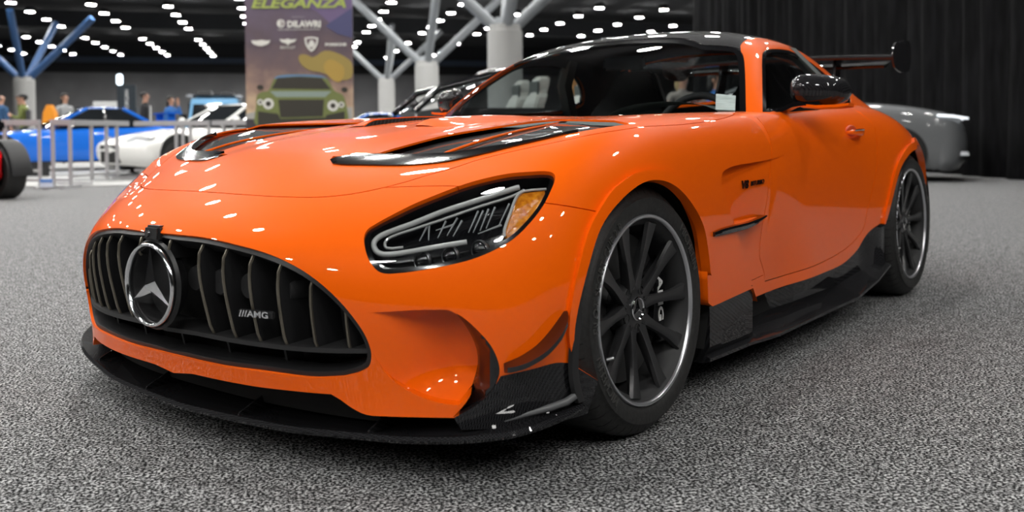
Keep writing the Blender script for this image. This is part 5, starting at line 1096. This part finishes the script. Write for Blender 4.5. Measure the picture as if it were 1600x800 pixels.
def person(label, px, D, turn, h, shirt, trousers, hair=DARKHAIR, skin=SKINM, arms=('down', 'down'), hat=None, bald=False, z=.0, long_hair=False, extra=None):
    x, y, _ = spot(px, D); o = thing('person', label, 'person', (x, y, z), .652+math.radians(turn)); k = h/1.75
    J = dict(pelvis=(0, 0, .95, (.15, .11)), waist=(0, .01, 1.10, (.145, .10)), chest=(0, .01, 1.30, (.17, .11)), neck0=(0, .01, 1.46, (.075, .065)), neck=(0, -.005, 1.53, .052), jaw=(0, -.025, 1.595, (.062, .075)), skull=(0, -.005, 1.67, (.075, .092)), top=(0, .005, 1.725, (.045, .06)), nose=(0, -.112, 1.635, .012))
    Bn = [('pelvis', 'waist'), ('waist', 'chest'), ('chest', 'neck0'), ('neck0', 'neck'), ('neck', 'jaw'), ('jaw', 'skull'), ('skull', 'top'), ('skull', 'nose')]
    for s, n, pose in ((1, 'l', arms[0]), (-1, 'r', arms[1])):
        sh = (s*.185, .01, 1.42)
        if pose == 'down': el, wr, dv = (s*.235, .03, 1.14), (s*.245, -.06, .90), (0, -.03, -.085)
        elif pose == 'front': el, wr, dv = (s*.24, -.02, 1.15), (s*.12, -.25, 1.22), (-s*.06, -.05, .03)
        else: el, wr, dv = (s*.25, -.17, 1.28), (s*.10, -.14, 1.545), (-s*.01, -.01, .08)
        J[n+'sh'] = (*sh, .062); J[n+'el'] = (*el, .046); J[n+'wr'] = (*wr, .031); pm = tuple(np.array(wr)+np.array(dv)*.9); J[n+'pm'] = (*pm, (.034, .018))
        Bn += [('chest', n+'sh'), (n+'sh', n+'el'), (n+'el', n+'wr'), (n+'wr', n+'pm')]
        d = np.array(dv)/np.linalg.norm(dv); sd = np.cross(d, (s*1., .2, 0)); sd /= np.linalg.norm(sd)
        for f, (off, ln) in enumerate(((-.030, .070), (-.010, .085), (.010, .080), (.028, .062))):
            b = np.array(pm)+sd*off+d*.02; J[n+'f%d' % f] = (*b, .0095); J[n+'g%d' % f] = (*(b+d*ln*.55+np.array((-s*.012, -.004, 0))), .0085); J[n+'h%d' % f] = (*(b+d*ln+np.array((-s*.028, -.008, 0))), .007)
            Bn += [(n+'pm', n+'f%d' % f), (n+'f%d' % f, n+'g%d' % f), (n+'g%d' % f, n+'h%d' % f)]
        b = np.array(wr)+d*.035-sd*.034; J[n+'t0'] = (*b, .011); J[n+'t1'] = (*(b+d*.045-sd*.018), .009); Bn += [(n+'wr', n+'t0'), (n+'t0', n+'t1')]
        J[n+'hip'] = (s*.095, .0, .88, .092); J[n+'kn'] = (s*.105, -.015, .50, .062); J[n+'an'] = (s*.11, .03, .09, .045); J[n+'toe'] = (s*.125, -.13, .035, (.042, .032)); Bn += [('pelvis', n+'hip'), (n+'hip', n+'kn'), (n+'kn', n+'an'), (n+'an', n+'toe')]
    J = {a: (q[0]*k, q[1]*k, q[2]*k, tuple(r*k for r in q[3]) if isinstance(q[3], tuple) else q[3]*k) for a, q in J.items()}
    wrs = [np.array(J[n+'wr'][:3]) for n in 'lr']
    def pick(c):
        p = np.array(c)
        if min(np.linalg.norm(p-w) for w in wrs) < .05*k or any(np.linalg.norm(p-np.array(J[n+'pm'][:3])) < .12*k for n in 'lr') or p[2] > 1.50*k: return 0
        return 3 if p[2] < .10*k else 2 if p[2] < .94*k else 1
    grow('body', J, Bn, [skin, mat('cloth_%s' % str(shirt), shirt, .85), mat('cloth_%s' % str(trousers), trousers, .85), GLOSSB], pick, o)
    def blob(name, c, r, m, par=o, cut=None):
        bm = bmesh.new(); bmesh.ops.create_uvsphere(bm, u_segments=18, v_segments=12, radius=1)
        for v in bm.verts: v.co = Vector((c[0]+v.co.x*r[0], c[1]+v.co.y*r[1], c[2]+v.co.z*r[2]))*k
        if cut: bmesh.ops.delete(bm, geom=[v for v in bm.verts if cut(v.co/k)], context='VERTS')
        return from_bm(name, bm, m, par, 3.2)
    for s in (1, -1):
        e = blob('eye', (s*.030, -.086, 1.668), (.012, .010, .008), WHITE); blob('pupil', (s*.030, -.094, 1.668), (.005, .004, .006), GLOSSB, e); blob('ear', (s*.078, .005, 1.645), (.012, .024, .034), skin)
    blob('mouth', (0, -.093, 1.592), (.022, .008, .006), mat('lips', (.30, .10, .08), .5))
    if hat: c = blob('cap', (0, .004, 1.70), (.088, .108, .068), hat, cut=lambda q: q.z < 1.685); blob('cap_peak', (0, -.13, 1.692), (.070, .075, .010), hat, c)
    if not bald: blob('hair', (0, .012, 1.685), (.088, .106, .085), hair, cut=lambda q: (q.y < -.045 and q.z < 1.715) or q.z < 1.60)
    else: blob('hair', (0, .020, 1.645), (.084, .098, .045), hair, cut=lambda q: q.y < -.02 or q.z < 1.61)
    if long_hair: blob('hair_length', (0, .06, 1.57), (.085, .06, .12), hair)
    if extra: extra(o, k)
    return o
def strap(o, k): MB().loft([[(s*.20*k, y*k, z*k), (s*.20*k+.05*k, y*k, z*k)] for s, y, z in ((-.7, .05, 1.46), (-.2, .135, 1.3), (.5, .13, 1.1))]).build('bag_strap', GLOSSB, o); MB().box((.02*k, .12*k, .95*k), (.22*k, .20*k, 1.36*k)).build('shoulder_bag', mat('bag_grey', (.06, .06, .065), .7), o, .5, .02)
def shirt_front(o, k): MB().loft([[(-.06*k, -.125*k, z*k), (.06*k, -.125*k, z*k)] for z in (1.0, 1.2, 1.42)]).build('white_shirt', WHITE, o)
person('bald man in a navy jacket seen from behind at the far left edge', 3, 24.5, 160, 1.80, (.03, .09, .20), (.02, .02, .03), bald=True, z=.021, hair=mat('grey_hair', (.12, .10, .09), .7))
person('man in black cap and olive jacket, hand held at his chin', 38, 24.0, -80, 1.78, (.16, .19, .05), (.03, .03, .035), hat=mat('black_cap', (.01, .01, .011), .7), arms=('front', 'up'), extra=strap, z=.021)
person('person with dark hair and pale grey jacket behind the blue coupe', 103, 22.0+2.2, 60, 1.80, (.36, .37, .37), (.03, .03, .04), long_hair=True, z=.021)
person('person with dark hair, white shirt and black jacket beside the pylon sign', 228, 23.6, 100, 1.80, (.015, .015, .017), (.02, .02, .02), extra=shirt_front, z=.021)
person('person in bright blue shirt with a hand raised to the head', 268, 25.0, 80, 1.74, (.03, .14, .42), (.02, .02, .03), arms=('up', 'down'), long_hair=True, z=.021)
person('blond person glimpsed through the rear glass of the orange car', 1066, 12.6, 20, 1.58, (.25, .22, .2), (.03, .03, .04), hair=mat('blond_hair', (.48, .36, .18), .6), long_hair=True)
person('person in blue and dark jacket glimpsed through the orange car', 1118, 12.4, 60, 1.55, (.03, .15, .45), (.02, .02, .03), long_hair=True)
